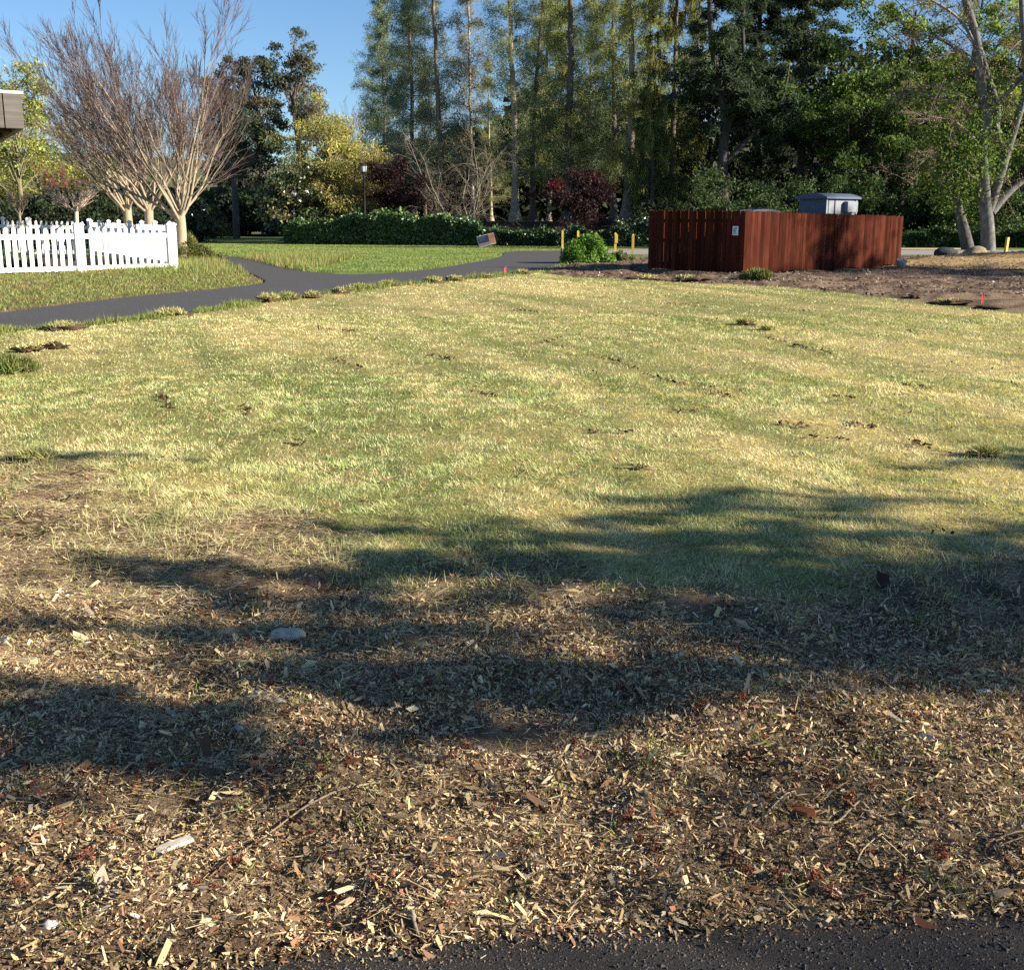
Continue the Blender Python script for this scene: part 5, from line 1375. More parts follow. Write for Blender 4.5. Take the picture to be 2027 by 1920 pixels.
def mound(name, label, cx, cy, rx, ry, h, seed, leaf_c, nleaf, size, mat, cat, second=None, up=0.0, aspect=0.6):
    rng = np.random.default_rng(seed); root = plant(name, label, cat, cx, cy); z0 = root.location.z
    a = rng.uniform(0, 2 * math.pi, nleaf); e = rng.uniform(0, 1, nleaf)
    rr = np.sqrt(e); lumpy = 0.45 + 1.0 * vnoise(np.cos(a) * 2 + 5, np.sin(a) * 2 + rr, seed)
    x = cx + rx * rr * np.cos(a) * lumpy; y = cy + ry * rr * np.sin(a) * lumpy
    zt_ = h * np.sqrt(np.clip(1 - e, 0, 1)) * (0.35 + 1.2 * vnoise(x * 2.2, y * 2.2, seed + 2))
    z = zt(x, y) + zt_ * rng.random(nleaf) ** 0.4
    out = np.stack([np.cos(a) * rr, np.sin(a) * rr, 0.7 + 0 * a], 1)
    c = np.array(leaf_c) * (0.5 + fbm(x * 3, y * 3 + z * 3, seed + 4, 2)[:, None])
    if second is not None: c = np.where((rng.random(nleaf) < second[1])[:, None], np.array(second[0]), c)
    lf = MB(); leaf_cards(lf, rng, np.stack([x, y, z], 1), size, c, 0.35, -up, out, aspect); put(lf, 'foliage', mat, root)
    st = MB(); m = 30; i = rng.integers(0, nleaf, m)
    S = np.stack([cx + (x[i] - cx) * 0.3, cy + (y[i] - cy) * 0.3, np.full(m, z0 - 0.03)], 1)
    E = np.stack([x[i], y[i], z[i]], 1); s = np.linspace(0, 1, 4)[None, :, None]
    st.tubes(S[:, None] * (1 - s) + E[:, None] * s, np.full((m, 4), 0.008), 3, (0.12, 0.13, 0.06)); put(st, 'stems', m_bark, root)
    return root
g = G(1142, 511); mound('weed_mound', 'bright green leafy weed mound beside the path bend', g.x, g.y + 0.5, 1.05, 0.8, 0.78, 611, (0.10, 0.20, 0.03), 5200, 0.10, m_leaf, 'weeds', ((0.17, 0.27, 0.05), 0.2))
g = G(1205, 508); mound('weed_mound', 'smaller grey-green weeds between weed mound and board fence', g.x, g.y + 0.4, 0.6, 0.5, 0.28, 612, (0.12, 0.13, 0.06), 1600, 0.10, m_leaf, 'weeds')
g = G(372, 508); mound('juniper_shrub', 'olive green shrub at the foot of the nearest bare tree', g.x, g.y, 0.95, 0.8, 0.80, 613, (0.11, 0.125, 0.035), 5200, 0.12, m_leaf, 'shrub', ((0.2, 0.2, 0.06), 0.25), 0.8, 0.3)
g = G(46, 525); mound('ivy_clump', 'green ivy clump at the foot of the white fence', g.x, g.y + 0.2, 0.5, 0.35, 0.42, 614, (0.07, 0.13, 0.028), 2200, 0.09, m_leaf, 'ivy', None, 0, 0.8)
g = G(5, 522); mound('ivy_clump', 'green ivy clump at the frame edge beside the white fence', g.x, g.y + 0.2, 0.35, 0.3, 0.38, 615, (0.06, 0.12, 0.028), 1500, 0.09, m_leaf, 'ivy', None, 0, 0.8)
g = G(1470, 545); mound('weed_mound', 'grassy weed tuft at the red fence corner', g.x, g.y + 0.3, 0.4, 0.3, 0.18, 616, (0.17, 0.20, 0.06), 1500, 0.16, m_leaf, 'weeds', None, 1.5, 0.12)
g = G(425, 462); mound('tan_shrub', 'tan leafless-looking shrub on the far lawn by the road', g.x, g.y, 1.6, 1.4, 1.7, 617, (0.22, 0.19, 0.07), 2500, 0.16, m_leaf, 'shrub', None, 0.6, 0.3)
g = G(20, 722); mound('grass_tuft', 'dark green grass tuft at the frame edge of the lawn', g.x, g.y, 0.22, 0.2, 0.09, 618, (0.20, 0.23, 0.07), 900, 0.10, m_leaf, 'grass tuft', None, 1.5, 0.10)

# ------------------------------------------------------------------ grey forked tree on the right
def grey_tree():
    rng = np.random.default_rng(71); Y = 56.5
    b = A(1912, 486, Y); root = plant('forked_tree', 'tall grey-barked forked tree with bare twigs behind the boulder', 'tree', b.x, Y); z0 = root.location.z
    px = K / FPX * Y
    def ln(pp, dy=0.0): 
        q = np.array([tuple(A(a, c_, Y)) for a, c_ in pp]); q[:, 1] += np.linspace(0, dy, len(q)); return smooth_line3(q, 5)
    lines = [(ln([(1912, 492), (1910, 440), (1904, 360), (1902, 285), (1906, 225), (1895, 150), (1888, 70), (1865, -10), (1850, -120)]), 14, 5, 0.0),
             (ln([(1912, 412), (1930, 350), (1945, 290), (1960, 235), (1973, 180), (1970, 110), (1962, 40), (1955, -60)], -1.0), 9, 4, 0),
             (ln([(1918, 412), (1948, 380), (1985, 350), (2040, 318), (2110, 280)], 0.8), 8, 4, 0),
             (ln([(1938, 320), (1930, 255), (1934, 205), (1915, 130), (1900, 60), (1880, -40)], 0.8), 8, 3, 0),
             (ln([(1905, 232), (1925, 205), (1960, 165), (2000, 130)], -0.5), 6, 2.5, 0),
             (ln([(1903, 300), (1880, 270), (1840, 240), (1800, 232), (1760, 245)], -1.2), 5, 1.2, 0),
             (ln([(1902, 255), (1870, 215), (1830, 190), (1780, 175), (1730, 190)], 1.0), 5, 1.2, 0),
             (ln([(1905, 360), (1880, 345), (1850, 320), (1805, 300), (1770, 320), (1762, 360)], -0.8), 4.5, 1.2, 0),
             (ln([(1893, 140), (1860, 100), (1810, 70), (1750, 60)], 0.5), 5, 1.5, 0),
             (ln([(1890, 90), (1850, 40), (1800, 10), (1740, -10)], -1.0), 5, 1.5, 0),
             (ln([(1970, 130), (1990, 80), (2010, 20)], 0.5), 4, 1.5, 0)]
    tr = MB()
    for q, r0, r1, _ in lines[:5]: tr.tubes(q[None], (np.linspace(r0, r1, len(q)) * px)[None], 10, (0.165, 0.158, 0.145))
    q = ln([(1892, 488), (1885, 445), (1877, 405), (1870, 350), (1868, 280)], 0.5); q[:, 1] += 1.2
    br = tr
    for q2, r0, r1, _ in lines[5:]: br.tubes(q2[None], (np.linspace(r0 * 0.6, r1 * 0.6, len(q2)) * px)[None], 6, (0.24, 0.20, 0.165))
    Ss, Ds, Ls = [], [], []
    for k, (q2, r0, r1, _) in enumerate(lines):
        m = 22 if k >= 5 else 15
        i = rng.integers(len(q2) // 4, len(q2), m); S = q2[i]
        a = rng.uniform(0, 2 * math.pi, m); el = rng.uniform(-0.3, 0.8, m)
        D = np.stack([np.cos(a) * np.cos(el) - 0.35, np.sin(a) * np.cos(el), np.sin(el)], 1)
        Ss.append(S); Ds.append(D); Ls.append(rng.uniform(0.7, 2.4, m))
    S = np.concatenate(Ss); D = np.concatenate(Ds); L = np.concatenate(Ls); S = S[S[:, 2] > 0]
    D = D[:len(S)]; L = L[:len(S)]; n = len(S)
    P1, R1, T1 = grow(rng, S, D, L, np.full(n, 0.024), np.full(n, 0.007), 7, -0.05, 0.16); br.tubes(P1, R1, 4, (0.22, 0.18, 0.14))
    S, D, L2, r2, _ = kids(rng, P1, R1, T1, L, 8, 0.15, 1, 0.3, 1.1, 0.25, 0.6, 0.5)
    P2, R2, T2 = grow(rng, S, D, L2, np.full(len(S), 0.010), np.full(len(S), 0.004), 3, -0.10, 0.18); br.tubes(P2, R2, 3, (0.20, 0.15, 0.11))
    S, D, L3, r3, _ = kids(rng, P2, R2, T2, L2, 2, 0.2, 1, 0.3, 1.1, 0.3, 0.6, 0.5)
    P3, R3, T3 = grow(rng, S, D, L3, np.full(len(S), 0.007), np.full(len(S), 0.004), 2, -0.12, 0.18); br.tubes(P3, R3, 3, (0.18, 0.135, 0.095))
    put(br, 'trunk', m_mottle, root, True)
    p, _ = along_pts(rng, P3, 5200, 0.3, 1.0, 0.03)
    lf = MB(); leaf_cards(lf, rng, p, 0.085, np.array([0.30, 0.22, 0.11])[None] * (0.5 + 0.9 * rng.random((len(p), 1))), 0.4, 0.8)
    put(lf, 'dry_leaves', m_leaf, root)
    # darker trunk standing behind
    b2 = plant('grey_trunk_tree', 'leaning grey trunk standing just behind the forked tree', 'tree', q[0, 0], q[0, 1])
    q[0, 2] = b2.location.z - 0.1
    up_ = np.array([[q[-1, 0] - 0.5, q[-1, 1] + 0.3, 6.6], [q[-1, 0] - 1.2, q[-1, 1] + 0.5, 8.0]]); qq = np.vstack([q, up_])
    bb = MB().tubes(qq[None], (np.linspace(13, 2.5, len(qq)) * px)[None], 10, (0.11, 0.104, 0.098))
    n = 24; S = qq[rng.integers(len(qq) // 2, len(qq), n)]; a = rng.uniform(0, 6.28, n)
    P1, R1, T1 = grow(rng, S, np.stack([np.cos(a), np.sin(a), 0.6 + 0 * a], 1), rng.uniform(1.5, 3.5, n), np.full(n, 0.06), np.full(n, 0.015), 6, 0.0, 0.12)
    bb.tubes(P1, R1, 5, (0.2, 0.17, 0.14)); put(bb, 'trunk', m_mottle, b2, True)
    lf = MB(); p, _ = along_pts(rng, P1, 9000, 0.0, 1, 0.7); p[:, 1] -= 0.9; leaf_cards(lf, rng, p, 0.18, np.array(LG)[None] * (0.5 + rng.random((len(p), 1))), 0.4, 0.2); put(lf, 'crown', m_leaf, b2)
grey_tree()
# ================================================================== trees standing out of frame to the sunny side
def shade_tree():
    """the leafy tree whose dappled shade falls over the foreground"""
    rng = np.random.default_rng(81)
    # patches of shade on the ground: x range, y range (photograph rows), clumps, clump size, leaves
    patches = [((1250, 2060), (1085, 1285), 74, 1.0, 210), ((1560, 2060), (1090, 1240), 34, 1.1, 230), ((700, 1280), (1065, 1150), 26, 0.8, 190), ((1000, 1700), (1015, 1080), 26, 0.8, 190), ((1180, 1480), (965, 1005), 9, 0.6, 170), ((1580, 1790), (968, 1015), 8, 0.6, 160),
               ((1820, 2060), (868, 905), 8, 0.6, 170), ((1820, 2060), (1020, 1090), 12, 0.8, 190), ((600, 1280), (1290, 1395), 34, 0.9, 200), ((1280, 1950), (1285, 1340), 12, 0.6, 130), ((560, 1000), (1170, 1250), 14, 0.7, 150), ((120, 700), (1095, 1180), 17, 0.6, 150), ((80, 600), (1205, 1265), 12, 0.55, 140),
               ((-60, 540), (1340, 1430), 22, 0.8, 180), ((-60, 330), (1450, 1530), 12, 0.7, 170), ((330, 560), (1440, 1510), 6, 0.5, 120), ((640, 800), (1020, 1045), 5, 0.5, 140), ((40, 190), (872, 905), 4, 0.4, 110), ((680, 860), (1420, 1470), 5, 0.5, 110)]
    C, rad_, cnt = [], [], []
    hor = Vector((SUN_AZ.x, SUN_AZ.y, math.tan(SUN_EL)))
    for (xa, xb), (ya, yb), num, sz, nl in patches:
        for k in range(num):
            g = G(rng.uniform(xa, xb), rng.uniform(ya, yb)); d = rng.uniform(9.0, 13.5)
            C.append(tuple(g + hor * d)); rad_.append(0.17 * sz * rng.uniform(0.6, 1.3) * g.y / 4.5); cnt.append(int(nl * 0.5 * rng.uniform(0.6, 1.3)))
    C = np.array(C); rad_ = np.array(rad_); cnt = np.array(cnt)
    C = np.repeat(C, 3, 0) + rng.normal(0, 1, (len(C) * 3, 3)) * np.repeat(rad_, 3)[:, None] * np.array([1.5, 0.85, 0.45])
    rad_ = np.repeat(rad_, 3) * rng.uniform(0.3, 0.75, len(C)); cnt = np.repeat((cnt * 0.75).astype(int), 3); n = len(C)
    bx_, by_ = C[:, 0].mean() + 1.0, -2.2
    root = plant('shade_tree', 'leafy tree out of frame casting dappled shade on the foreground', 'tree', bx_, by_); z0 = root.location.z
    P0, R0, T0 = grow(rng, np.array([[bx_, by_, z0 - 0.1]]), np.array([[0, 0, 1.0]]), np.array([7.0]), np.array([0.24]), np.array([0.08]), 8, 0.0, 0.03)
    tr = MB().tubes(P0, R0, 10, (0.16, 0.13, 0.10))
    S = at_t(np.repeat(P0, n, 0), np.clip((C[:, 2] - z0) / 7.0 - rng.uniform(0.15, 0.4, n), 0.2, 0.95))
    s = np.linspace(0, 1, 6)[None, :, None]; mid = (S + C) / 2 + np.array([0, 0, 0.3])
    PB = (1 - s) ** 2 * S[:, None] + 2 * s * (1 - s) * mid[:, None] + s ** 2 * C[:, None]
    PB = PB[::9]; tr.tubes(PB, np.full((len(PB), 1), 0.010) * np.linspace(1, 0.35, 6)[None], 4, (0.14, 0.11, 0.09))
    put(tr, 'trunk', m_bark, root)
    ci = np.repeat(np.arange(n), cnt); m = len(ci)
    off = unit(rng.normal(0, 1, (m, 3))) * (rng.random((m, 1)) ** 0.5) * np.array([1.2, 1.0, 0.5])
    lf = MB(); leaf_cards(lf, rng, C[ci] + off * rad_[ci][:, None], 0.060, (0.08, 0.13, 0.03), 0.3, 0.2, None, 0.6, 0.08, True); put(lf, 'crown', m_leaf, root)
shade_tree()
broad_tree('sparse tall tree out of frame shading the red fence', 0, 0, 15, 4.2, 701, MG, 7500, 0.17, 0.42, 0.3, clumps=50, clump_r=0.8, name='side_tree', xy=(36.5, 27.0))
broad_tree('spreading tree out of frame shading the far mulch', 0, 0, 15, 4.6, 702, MG, 9000, 0.18, 0.35, 0.3, clumps=60, clump_r=0.9, name='side_tree', xy=(46, 33.5))
for k, (x, y) in enumerate(((43, 74), (52, 66), (61, 80))):
    broad_tree(('green tree out of frame continuing the wood edge', 'second green tree out of frame along the wood edge', 'third green tree out of frame deeper in the wood')[k], 0, 0, 18, 5.0, 711 + k, MG, 9000, 0.26, 0.12, 0.3, clumps=70, clump_r=1.2, name='side_tree', xy=(x, y))

# ================================================================== small things on the ground
m_stick = mat_vcol('dead_wood', 0.9, 0.15, 0.35, 90.0, 0.5, 0.003)
def stick(label, pts, r0, r1, c0, c1, lift=0.009, forks=(), name='stick'):
    def ln(pp):
        q = np.array([tuple(G(a, b)) for a, b in pp]); q = smooth_line3(q, 5)
        q[:, 2] = zt(q[:, 0], q[:, 1]) + lift
        return q
    r0, r1 = r0 * 0.62, r1 * 0.62
    q = ln(pts); n = len(q); w = np.linspace(0, 1, n)
    mb = MB(); kn = 1 + 0.18 * np.sin(np.arange(n) * 2.3)
    mb.tubes(q[None], ((r0 + (r1 - r0) * w) * kn)[None], 6, (1, 1, 1))
    cc = np.array(c0) + (np.array(c1) - np.array(c0)) * np.repeat(w, 6)[:, None]; mb.c[-1] = cc
    for fp in forks:
        f = ln(fp); mb.tubes(f[None], np.linspace(r1 * 1.1, r1 * 0.4, len(f))[None], 5, c1)
    o = mb.build(name, m_stick, None, True)
    return tag(o, label, 'stick')
BR, GR, PL = (0.17, 0.085, 0.05), (0.27, 0.22, 0.165), (0.38, 0.29, 0.18)
stick('long thin brown stick curving up to a grey broken end', [(405, 1728), (470, 1668), (560, 1605), (640, 1570), (735, 1533)], 0.003, 0.0065, BR, GR)
stick('small pale hooked twig above the long curved stick', [(742, 1478), (748, 1440), (758, 1425), (778, 1424)], 0.0055, 0.004, GR, GR)
stick('pale forked twig running down beside the hooked twig', [(725, 1475), (752, 1492), (772, 1518)], 0.0045, 0.003, GR, GR, forks=([(752, 1492), (775, 1505)],))
stick('dark crooked twig with pale tip near the road edge', [(797, 1793), (803, 1812), (815, 1824), (832, 1828)], 0.009, 0.005, GR, (0.10, 0.07, 0.05))
stick('grey forked twig, tall leg leaning beside rust-red seed clusters', [(1427, 1512), (1452, 1545), (1466, 1575), (1478, 1600)], 0.0035, 0.005, GR, GR, forks=([(1478, 1600), (1520, 1565), (1545, 1552)],))
stick('tan bent stick ending near the forked grey twig', [(1575, 1602), (1620, 1600), (1660, 1575)], 0.007, 0.004, PL, GR)
stick('short pale stick below the bent tan stick', [(1665, 1590), (1700, 1600), (1722, 1607)], 0.006, 0.0045, GR, PL)
stick('arched straw-coloured stalk before the dark hollow', [(1655, 1668), (1670, 1640), (1705, 1622)], 0.0045, 0.0035, PL, PL)
stick('long thin slanting stalk down the bark litter', [(1690, 1395), (1712, 1440), (1735, 1470), (1762, 1505)], 0.0035, 0.0025, PL, GR)
stick('pair of thin tan stalks at the right edge', [(1900, 1645), (1950, 1640), (2010, 1635)], 0.0035, 0.004, PL, PL, forks=([(1920, 1655), (2010, 1648)],))
stick('upright-looking pale stick just above the road', [(1808, 1808), (1806, 1780), (1812, 1755)], 0.006, 0.0045, PL, PL)
stick('leaning tan stalk above the road at mid frame', [(1095, 1790), (1105, 1762), (1135, 1728)], 0.005, 0.003, PL, GR)
stick('thin dry stalk lying near the dark shade', [(1380, 1180), (1405, 1200), (1425, 1218)], 0.004, 0.0025, GR, GR, forks=([(1392, 1190), (1420, 1186)],))
stick('short brown twig lying on the lawn', [(1000, 925), (1020, 915), (1052, 912)], 0.007, 0.004, (0.13, 0.09, 0.06), GR)
stick('dark split twig on the sunny lawn', [(735, 938), (760, 930), (790, 926)], 0.007, 0.004, (0.10, 0.07, 0.05), (0.12, 0.08, 0.06))

rngp = np.random.default_rng(91)
def chip_mesh(kind):
    """a splintered flat chip: irregular outline with thickness"""
    r = np.random.default_rng(kind)
    L, Wd, H = 1.0, r.uniform(0.2, 0.4), r.uniform(0.05, 0.1)
    o = [(-0.5, -Wd * 0.3), (-0.42, -Wd * 0.5), (0.3, -Wd * 0.5 * r.uniform(0.7, 1)), (0.5, -Wd * r.uniform(-0.1, 0.3)), (0.42, Wd * 0.4), (-0.2, Wd * 0.5), (-0.48, Wd * 0.3)]
    n = len(o); v = [(x, y, -H / 2) for x, y in o] + [(x * 0.96, y * 0.9, H / 2 + 0.04 * x) for x, y in o]
    t = [(0, i + 1, i) for i in range(1, n - 1)] + [(n, n + i, n + i + 1) for i in range(1, n - 1)]
    for i in range(n):
        j = (i + 1) % n; t += [(i, j, j + n), (i, j + n, i + n)]
    return MB().add(v, t)
m_chip = mat_wood('splintered_wood', (0.30, 0.19, 0.10), (0.62, 0.48, 0.29), (3, 40, 40), 0.45)
m_chip_grey = mat_wood('bleached_wood', (0.38, 0.33, 0.28), (0.62, 0.56, 0.48), (3, 40, 40), 0.2)
m_chip_red = mat_wood('red_bark', (0.14, 0.045, 0.02), (0.34, 0.12, 0.05), (3, 40, 40), 0.3)
m_chip_dark = mat_wood('dark_bark', (0.045, 0.032, 0.025), (0.14, 0.09, 0.06), (3, 40, 40), 0.3)
def chip(label, xd, yd, wpx, ang, mat, seed, tilt=0.15, name='wood_chip', group=None, thick=1.0):
    g = G(xd, yd); L = wpx * K * (g.y * _cp + 1.6 * _sp) / FPX
    o = chip_mesh(seed).build(name, mat)
    o.location = (g.x, g.y, zt1(g.x, g.y) + 0.014); o.rotation_euler = (tilt, -tilt * 0.7, ang); o.scale = (L, L, L * thick)
    tag(o, label, 'chip', group); return o
chip('bleached flat wood sliver lying among bark crumbs', 340, 1665, 72, 0.45, m_chip_grey, 1)
chip('bright yellow split wood chip near the seed clusters', 120, 1575, 46, 0.55, m_chip, 2)
chip('upright rust-red bark chunk standing in the straw', 264, 1527, 34, 1.4, m_chip_red, 3, 0.7, 'bark_chunk', None, 2.0)
chip('slate grey stone chip standing on edge in the litter', 287, 1645, 28, 1.5, m_chip_dark, 4, 0.8, 'stone_chip', None, 2.0)
chip('long tan bark slab at the frame edge in the straw', 45, 1296, 62, -0.1, m_chip, 5, 0.12, 'bark_slab', None, 1.6)
chip('bleached bark chip cut by the frame edge', 5, 1240, 36, -0.5, m_chip_grey, 6, 0.3, 'bark_chip', None, 1.6)
chip('pinkish wood offcut leaning near the forked twig', 462, 1425, 32, -0.9, m_chip_grey, 7, 0.3, 'wood_offcut', None, 1.6)
chip('orange-red bark flake near the road', 640, 1735, 30, 0.3, m_chip_red, 8, 0.25, 'bark_flake', None, 1.5)
chip('split pale stick-like chip beside the orange bark flake', 668, 1753, 42, 0.7, m_chip, 9, 0.1)
chip('brown weathered chip pointing at the dark hollow', 795, 1740, 44, -0.35, m_chip_dark, 10, 0.2, 'bark_piece', None, 1.5)
chip('small orange wood block above the road', 887, 1746, 26, 0.05, m_chip_red, 11, 0.1, 'wood_block', None, 2.0)
chip('white scrap of paper lying in the shaded litter', 1462, 1192, 15, 1.0, mat_plain('white_scrap', (0.8, 0.8, 0.82), 0.6, 0.3, 0.03, 5), 12, 0.1, 'paper_scrap')
chip('brown split board piece below the grey forked twig', 1548, 1590, 62, -0.75, m_chip_red, 13, 0.12, 'board_piece', None, 1.2)
chip('pale rounded chip at the right, above the road', 1935, 1745, 46, 0.1, m_chip, 14, 0.25)
chip('grey wedge of wood in the right litter', 1790, 1440, 38, -1.1, m_chip_grey, 15, 0.3)
chip('flat pale chip in the sunlit litter right of centre', 1700, 1355, 34, 0.3, m_chip, 16, 0.15)
shared = [chip_mesh(100 + k).mesh('wood_chip', (m_chip, m_chip_grey, m_chip, m_chip_dark, m_chip_red, m_chip)[k % 6]) for k in range(12)]
for k in range(80):
    yd = rngp.uniform(1230, 1840); xd = rngp.uniform(20, 1960); g = G(xd, yd)
    if float(sd_road(g.x, g.y)) > -0.06: continue
    L = rngp.uniform(0.018, 0.042)
    o = linked('wood_chip', shared[rngp.integers(12)], None, (g.x, g.y, zt1(g.x, g.y) + 0.012), (rngp.normal(0, 0.25), rngp.normal(0, 0.25), rngp.uniform(0, 6.28)), (L, L, L * rngp.uniform(0.8, 2.0)))
    look = ('tan', 'bleached grey', 'honey-coloured', 'dark bark', 'rust-red', 'straw-yellow')[list(shared).index(o.data) % 6]
    where = ('at the left', 'left of the long curved stick', 'at mid frame', 'among the bent twigs', 'at the right edge')[min(4, int(xd / 400))]
    row = 'in the shaded litter' if yd < 1400 else 'in the sunlit litter' if yd < 1650 else 'just above the road'
    tag(o, f'small {look} wood chip {row} {where}', 'chip', 'loose wood chips in the bark litter')
# rust-red seed clusters
def cluster_mesh(seed):
    r = np.random.default_rng(seed); mb = MB(); n = 26
    u = unit(r.normal(0, 1, (n, 3)) * np.array([1, 1, 0.8]))
    mb.tubes(np.stack([u * 0.1, u * 0.8], 1), np.full((n, 2), 0.05), 3, (0.14, 0.05, 0.03))
    oct_ = np.array([[1, 0, 0], [-1, 0, 0], [0, 1, 0], [0, -1, 0], [0, 0, 1], [0, 0, -1.0]]); ot = [(0, 2, 4), (2, 1, 4), (1, 3, 4), (3, 0, 4), (2, 0, 5), (1, 2, 5), (3, 1, 5), (0, 3, 5)]
    for k in range(n):
        mb.add(oct_ * r.uniform(0.12, 0.22) + u[k] * r.uniform(0.7, 1.0), ot, np.array([0.20, 0.062, 0.036]) * r.uniform(0.5, 1.5))
    return mb.mesh('seed_cluster', m_stick)
cm = [cluster_mesh(300 + k) for k in range(4)]
spots = [(305, 1430), (300, 1490), (465, 1535), (520, 1510), (600, 1625), (505, 1540), (110, 1590), (220, 1630), (420, 1745), (725, 1490), (680, 1500), (690, 1340), (640, 1310), (985, 1400), (1090, 1620), (1135, 1570), (1035, 1550), (1440, 1390), (1485, 1440),
         (1500, 1530), (1540, 1520), (1610, 1530), (1800, 1500), (1850, 1440), (1975, 1530), (1625, 1300), (1760, 1330), (240, 1165), (300, 1170), (390, 1200), (530, 1335), (1290, 1590), (1390, 1480), (1580, 1700), (1740, 1725), (1200, 1340), (900, 1300), (1960, 1380), (60, 1500), (165, 1690), (870, 1480), (1010, 1320)]
spots += [(rngp.uniform(20, 1960), rngp.uniform(1290, 1800)) for _ in range(60)]
for xd, yd in spots:
    g = G(xd + rngp.normal(0, 4), yd + rngp.normal(0, 3)); s = rngp.uniform(0.010, 0.024)
    if float(sd_road(g.x, g.y)) > -0.05: continue
    o = linked('seed_cluster', cm[rngp.integers(4)], None, (g.x, g.y, zt1(g.x, g.y) + s * 0.7), (rngp.uniform(0, 6), rngp.uniform(0, 6), 0), (s, s, s * 0.85))
    where = ('at the left', 'left of the long stick', 'at mid frame', 'among the bent twigs', 'at the right edge')[min(4, int(xd / 400))]
    row = 'in the shaded litter' if yd < 1400 else 'in the sunlit litter' if yd < 1560 else 'near the road'
    tag(o, f'rust-red dried seed cluster {row} {where}', 'seed cluster', 'rust-red seed clusters in the litter')
# stones
m_stone = mat_vcol('field_stone', 0.85, 0.2, 0.4, 45.0, 0.5, 0.006)
for xd, yd, wpx, sq, cl, lb in ((555, 1236, 60, (1, 0.8, 0.30), (0.46, 0.40, 0.31), 'white pitted limestone half sunk in the straw'), (508, 1352, 46, (1, 0.8, 0.22), (0.22, 0.19, 0.155), 'flat grey stone in the shade below the limestone'),
                                (542, 1372, 24, (1, 0.8, 0.4), (0.27, 0.24, 0.2), 'small grey stone beside the flat one'), (100, 1810, 30, (1, 0.9, 0.6), (0.50, 0.46, 0.40), 'pale rounded pebble on bare soil near the frame corner'),
                                (1905, 1345, 30, (1, 0.7, 0.4), (0.55, 0.50, 0.42), 'pale stone by crossed twigs in the right litter')):
    g = G(xd, yd); r = wpx * K * g.y / FPX * 0.56
    v, t = lump(rngp, r, sq, 0.3, 1.4); o = MB().add(v + np.array([0, 0, r * sq[2] * 0.3]), t, cl).build('stone', m_stone, None, True)
    o.location = (g.x, g.y, zt1(g.x, g.y)); tag(o, lb, 'stone')
# turf clods with grass still on them
def clod(label, xd, yd, wpx, seed, hgt=0.55, grass=1.0, group=None, dark=1.0, name='turf_clod', deep=0.8):
    r = np.random.default_rng(seed); g = G(xd, yd); R = wpx * K * g.y / FPX * 0.5
    root = plant(name, label, 'turf clod', g.x, g.y, group); z0 = root.location.z
    v, t = lump(r, R, (1, deep, hgt * 0.6), 0.95, 2.4)
    o = MB().add(v + np.array([0, 0, R * hgt * 0.35]), t, np.array([0.085, 0.056, 0.037]) * dark).build('soil', m_soil, root, True)
    n = int(420 * grass)
    if n:
        a = r.uniform(0, 6.28, n); q = np.sqrt(r.random(n)) * R * 0.95
        p = np.stack([q * np.cos(a), q * deep * np.sin(a), R * hgt * (0.35 + 0.75 * np.sqrt(np.clip(1 - (q / R) ** 2, 0, 1)))], 1)
        mb = MB(); l = r.uniform(0.05, 0.12, n); d = unit(r.normal(0, 1, (n, 3)) * np.array([1, 1, 0.5]) + np.array([0, 0, 0.7]))
        s = unit(np.cross(d, r.normal(0, 1, (n, 3)))) * max(0.004, 0.0006 * g.y)
        k = r.random((n, 1)); col = np.array([0.22, 0.26, 0.09]) * (1 - k) + np.array([0.58, 0.49, 0.24]) * k
        mb.tris(p - s, p + s, p + d * l[:, None], col); mb.build('grass', m_grass, root)
    return root
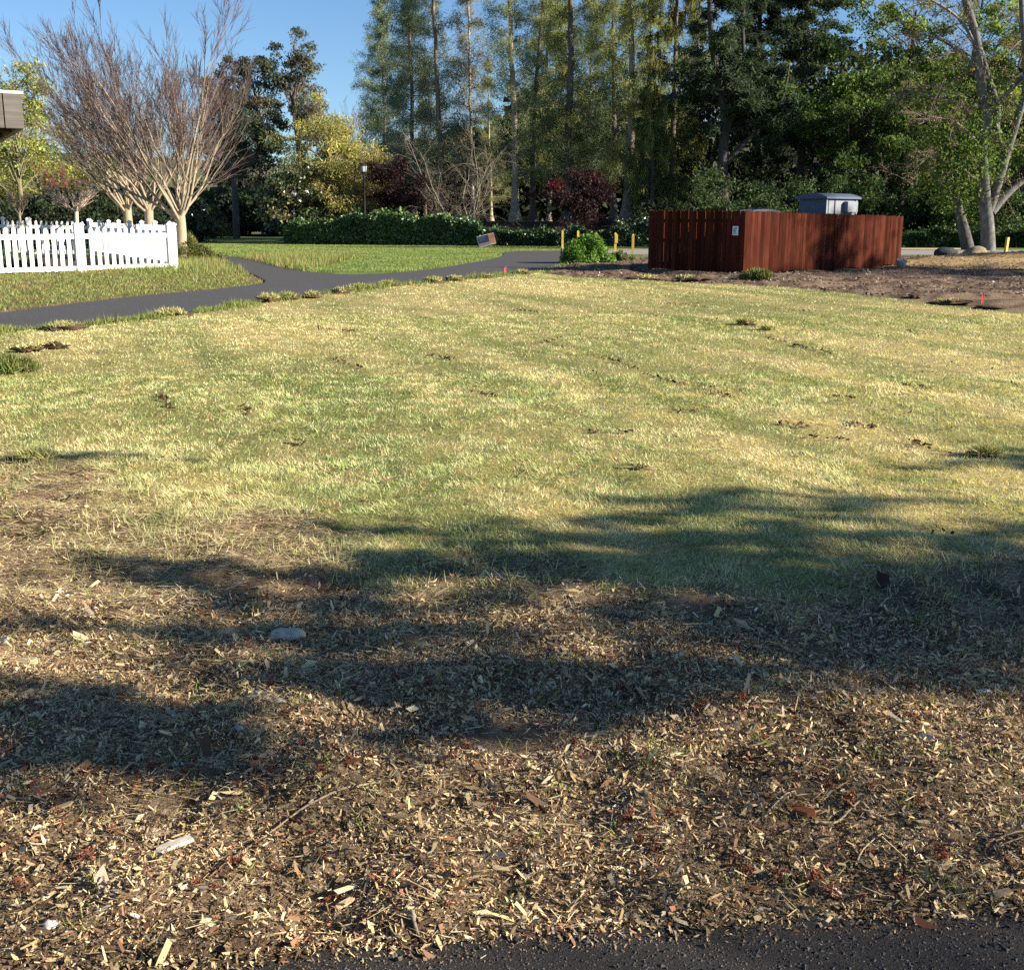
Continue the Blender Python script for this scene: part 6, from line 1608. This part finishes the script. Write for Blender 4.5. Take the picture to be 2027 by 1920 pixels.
clod('dark bent sod roll lying on the lawn by the path', 62, 684, 50, 801, 0.42, 0.15, None, 0.55, 'sod_roll', 0.6)
clod('dark earthy end of the bent sod roll', 108, 677, 46, 802, 0.42, 0.1, None, 0.6, 'sod_roll', 0.6)
clod('big dark turf clod in the shade at the right of the lawn', 1905, 888, 50, 803, 0.4, 1.2)
clod('long ragged turf clod on the left of the lawn', 70, 900, 70, 804, 0.25, 1.6, None, 1.0, 'turf_clod', 0.5)
clod('lone turf clod lying far out on the right lawn', 1442, 630, 26, 805, 0.6, 0.8)
clod('low turf scuff beside the lone far clod', 1485, 640, 18, 806, 0.4, 0.5)
for k, (xd, yd, w, gr, lb) in enumerate(((520, 586, 42, 1.0, 'flat turf clod beginning the row on the path edge'), (556, 581, 34, 1.0, 'rounded earthy turf clod, second along the path edge'), (604, 578, 26, 1.2, 'small grassy turf clod, third along the path edge'),
        (660, 570, 30, 0.4, 'low flat turf scrap between the clods on the path edge'), (690, 562, 34, 1.2, 'shaggy turf clod near the middle of the path edge'), (716, 561, 18, 0.1, 'bare brown clod leaning on the shaggy turf clod'), (748, 556, 28, 1.0, 'dark grassy clod before the bent red flag'),
        (838, 549, 34, 1.2, 'straw-topped turf clod beyond the bent red flag'), (880, 545, 30, 0.9, 'low turf clod nearing the bollards'), (942, 540, 24, 0.1, 'bare dark clod just before the standing red flag'), (1010, 531, 22, 0.6, 'small turf clod past the standing red flag'),
        (120, 640, 60, 1.0, 'low ragged turf lump on the near path edge'), (330, 612, 60, 1.0, 'long grassy turf lump on the near path edge'),
        (1330, 545, 60, 0.3, 'heap of turned earth before the board fence'), (1250, 541, 50, 0.3, 'flat turned sod before the board fence'), (1770, 579, 26, 0.0, 'small dark earth heap at the mulch edge'), (1835, 590, 60, 0.2, 'long low earth heap before the mulch flag'), (1925, 597, 50, 0.0, 'dark dug hollow rim beside the mulch flag'))):
    clod(lb, xd, yd, w, 820 + k, 0.5 if w < 50 else 0.28, gr, None, 0.9)
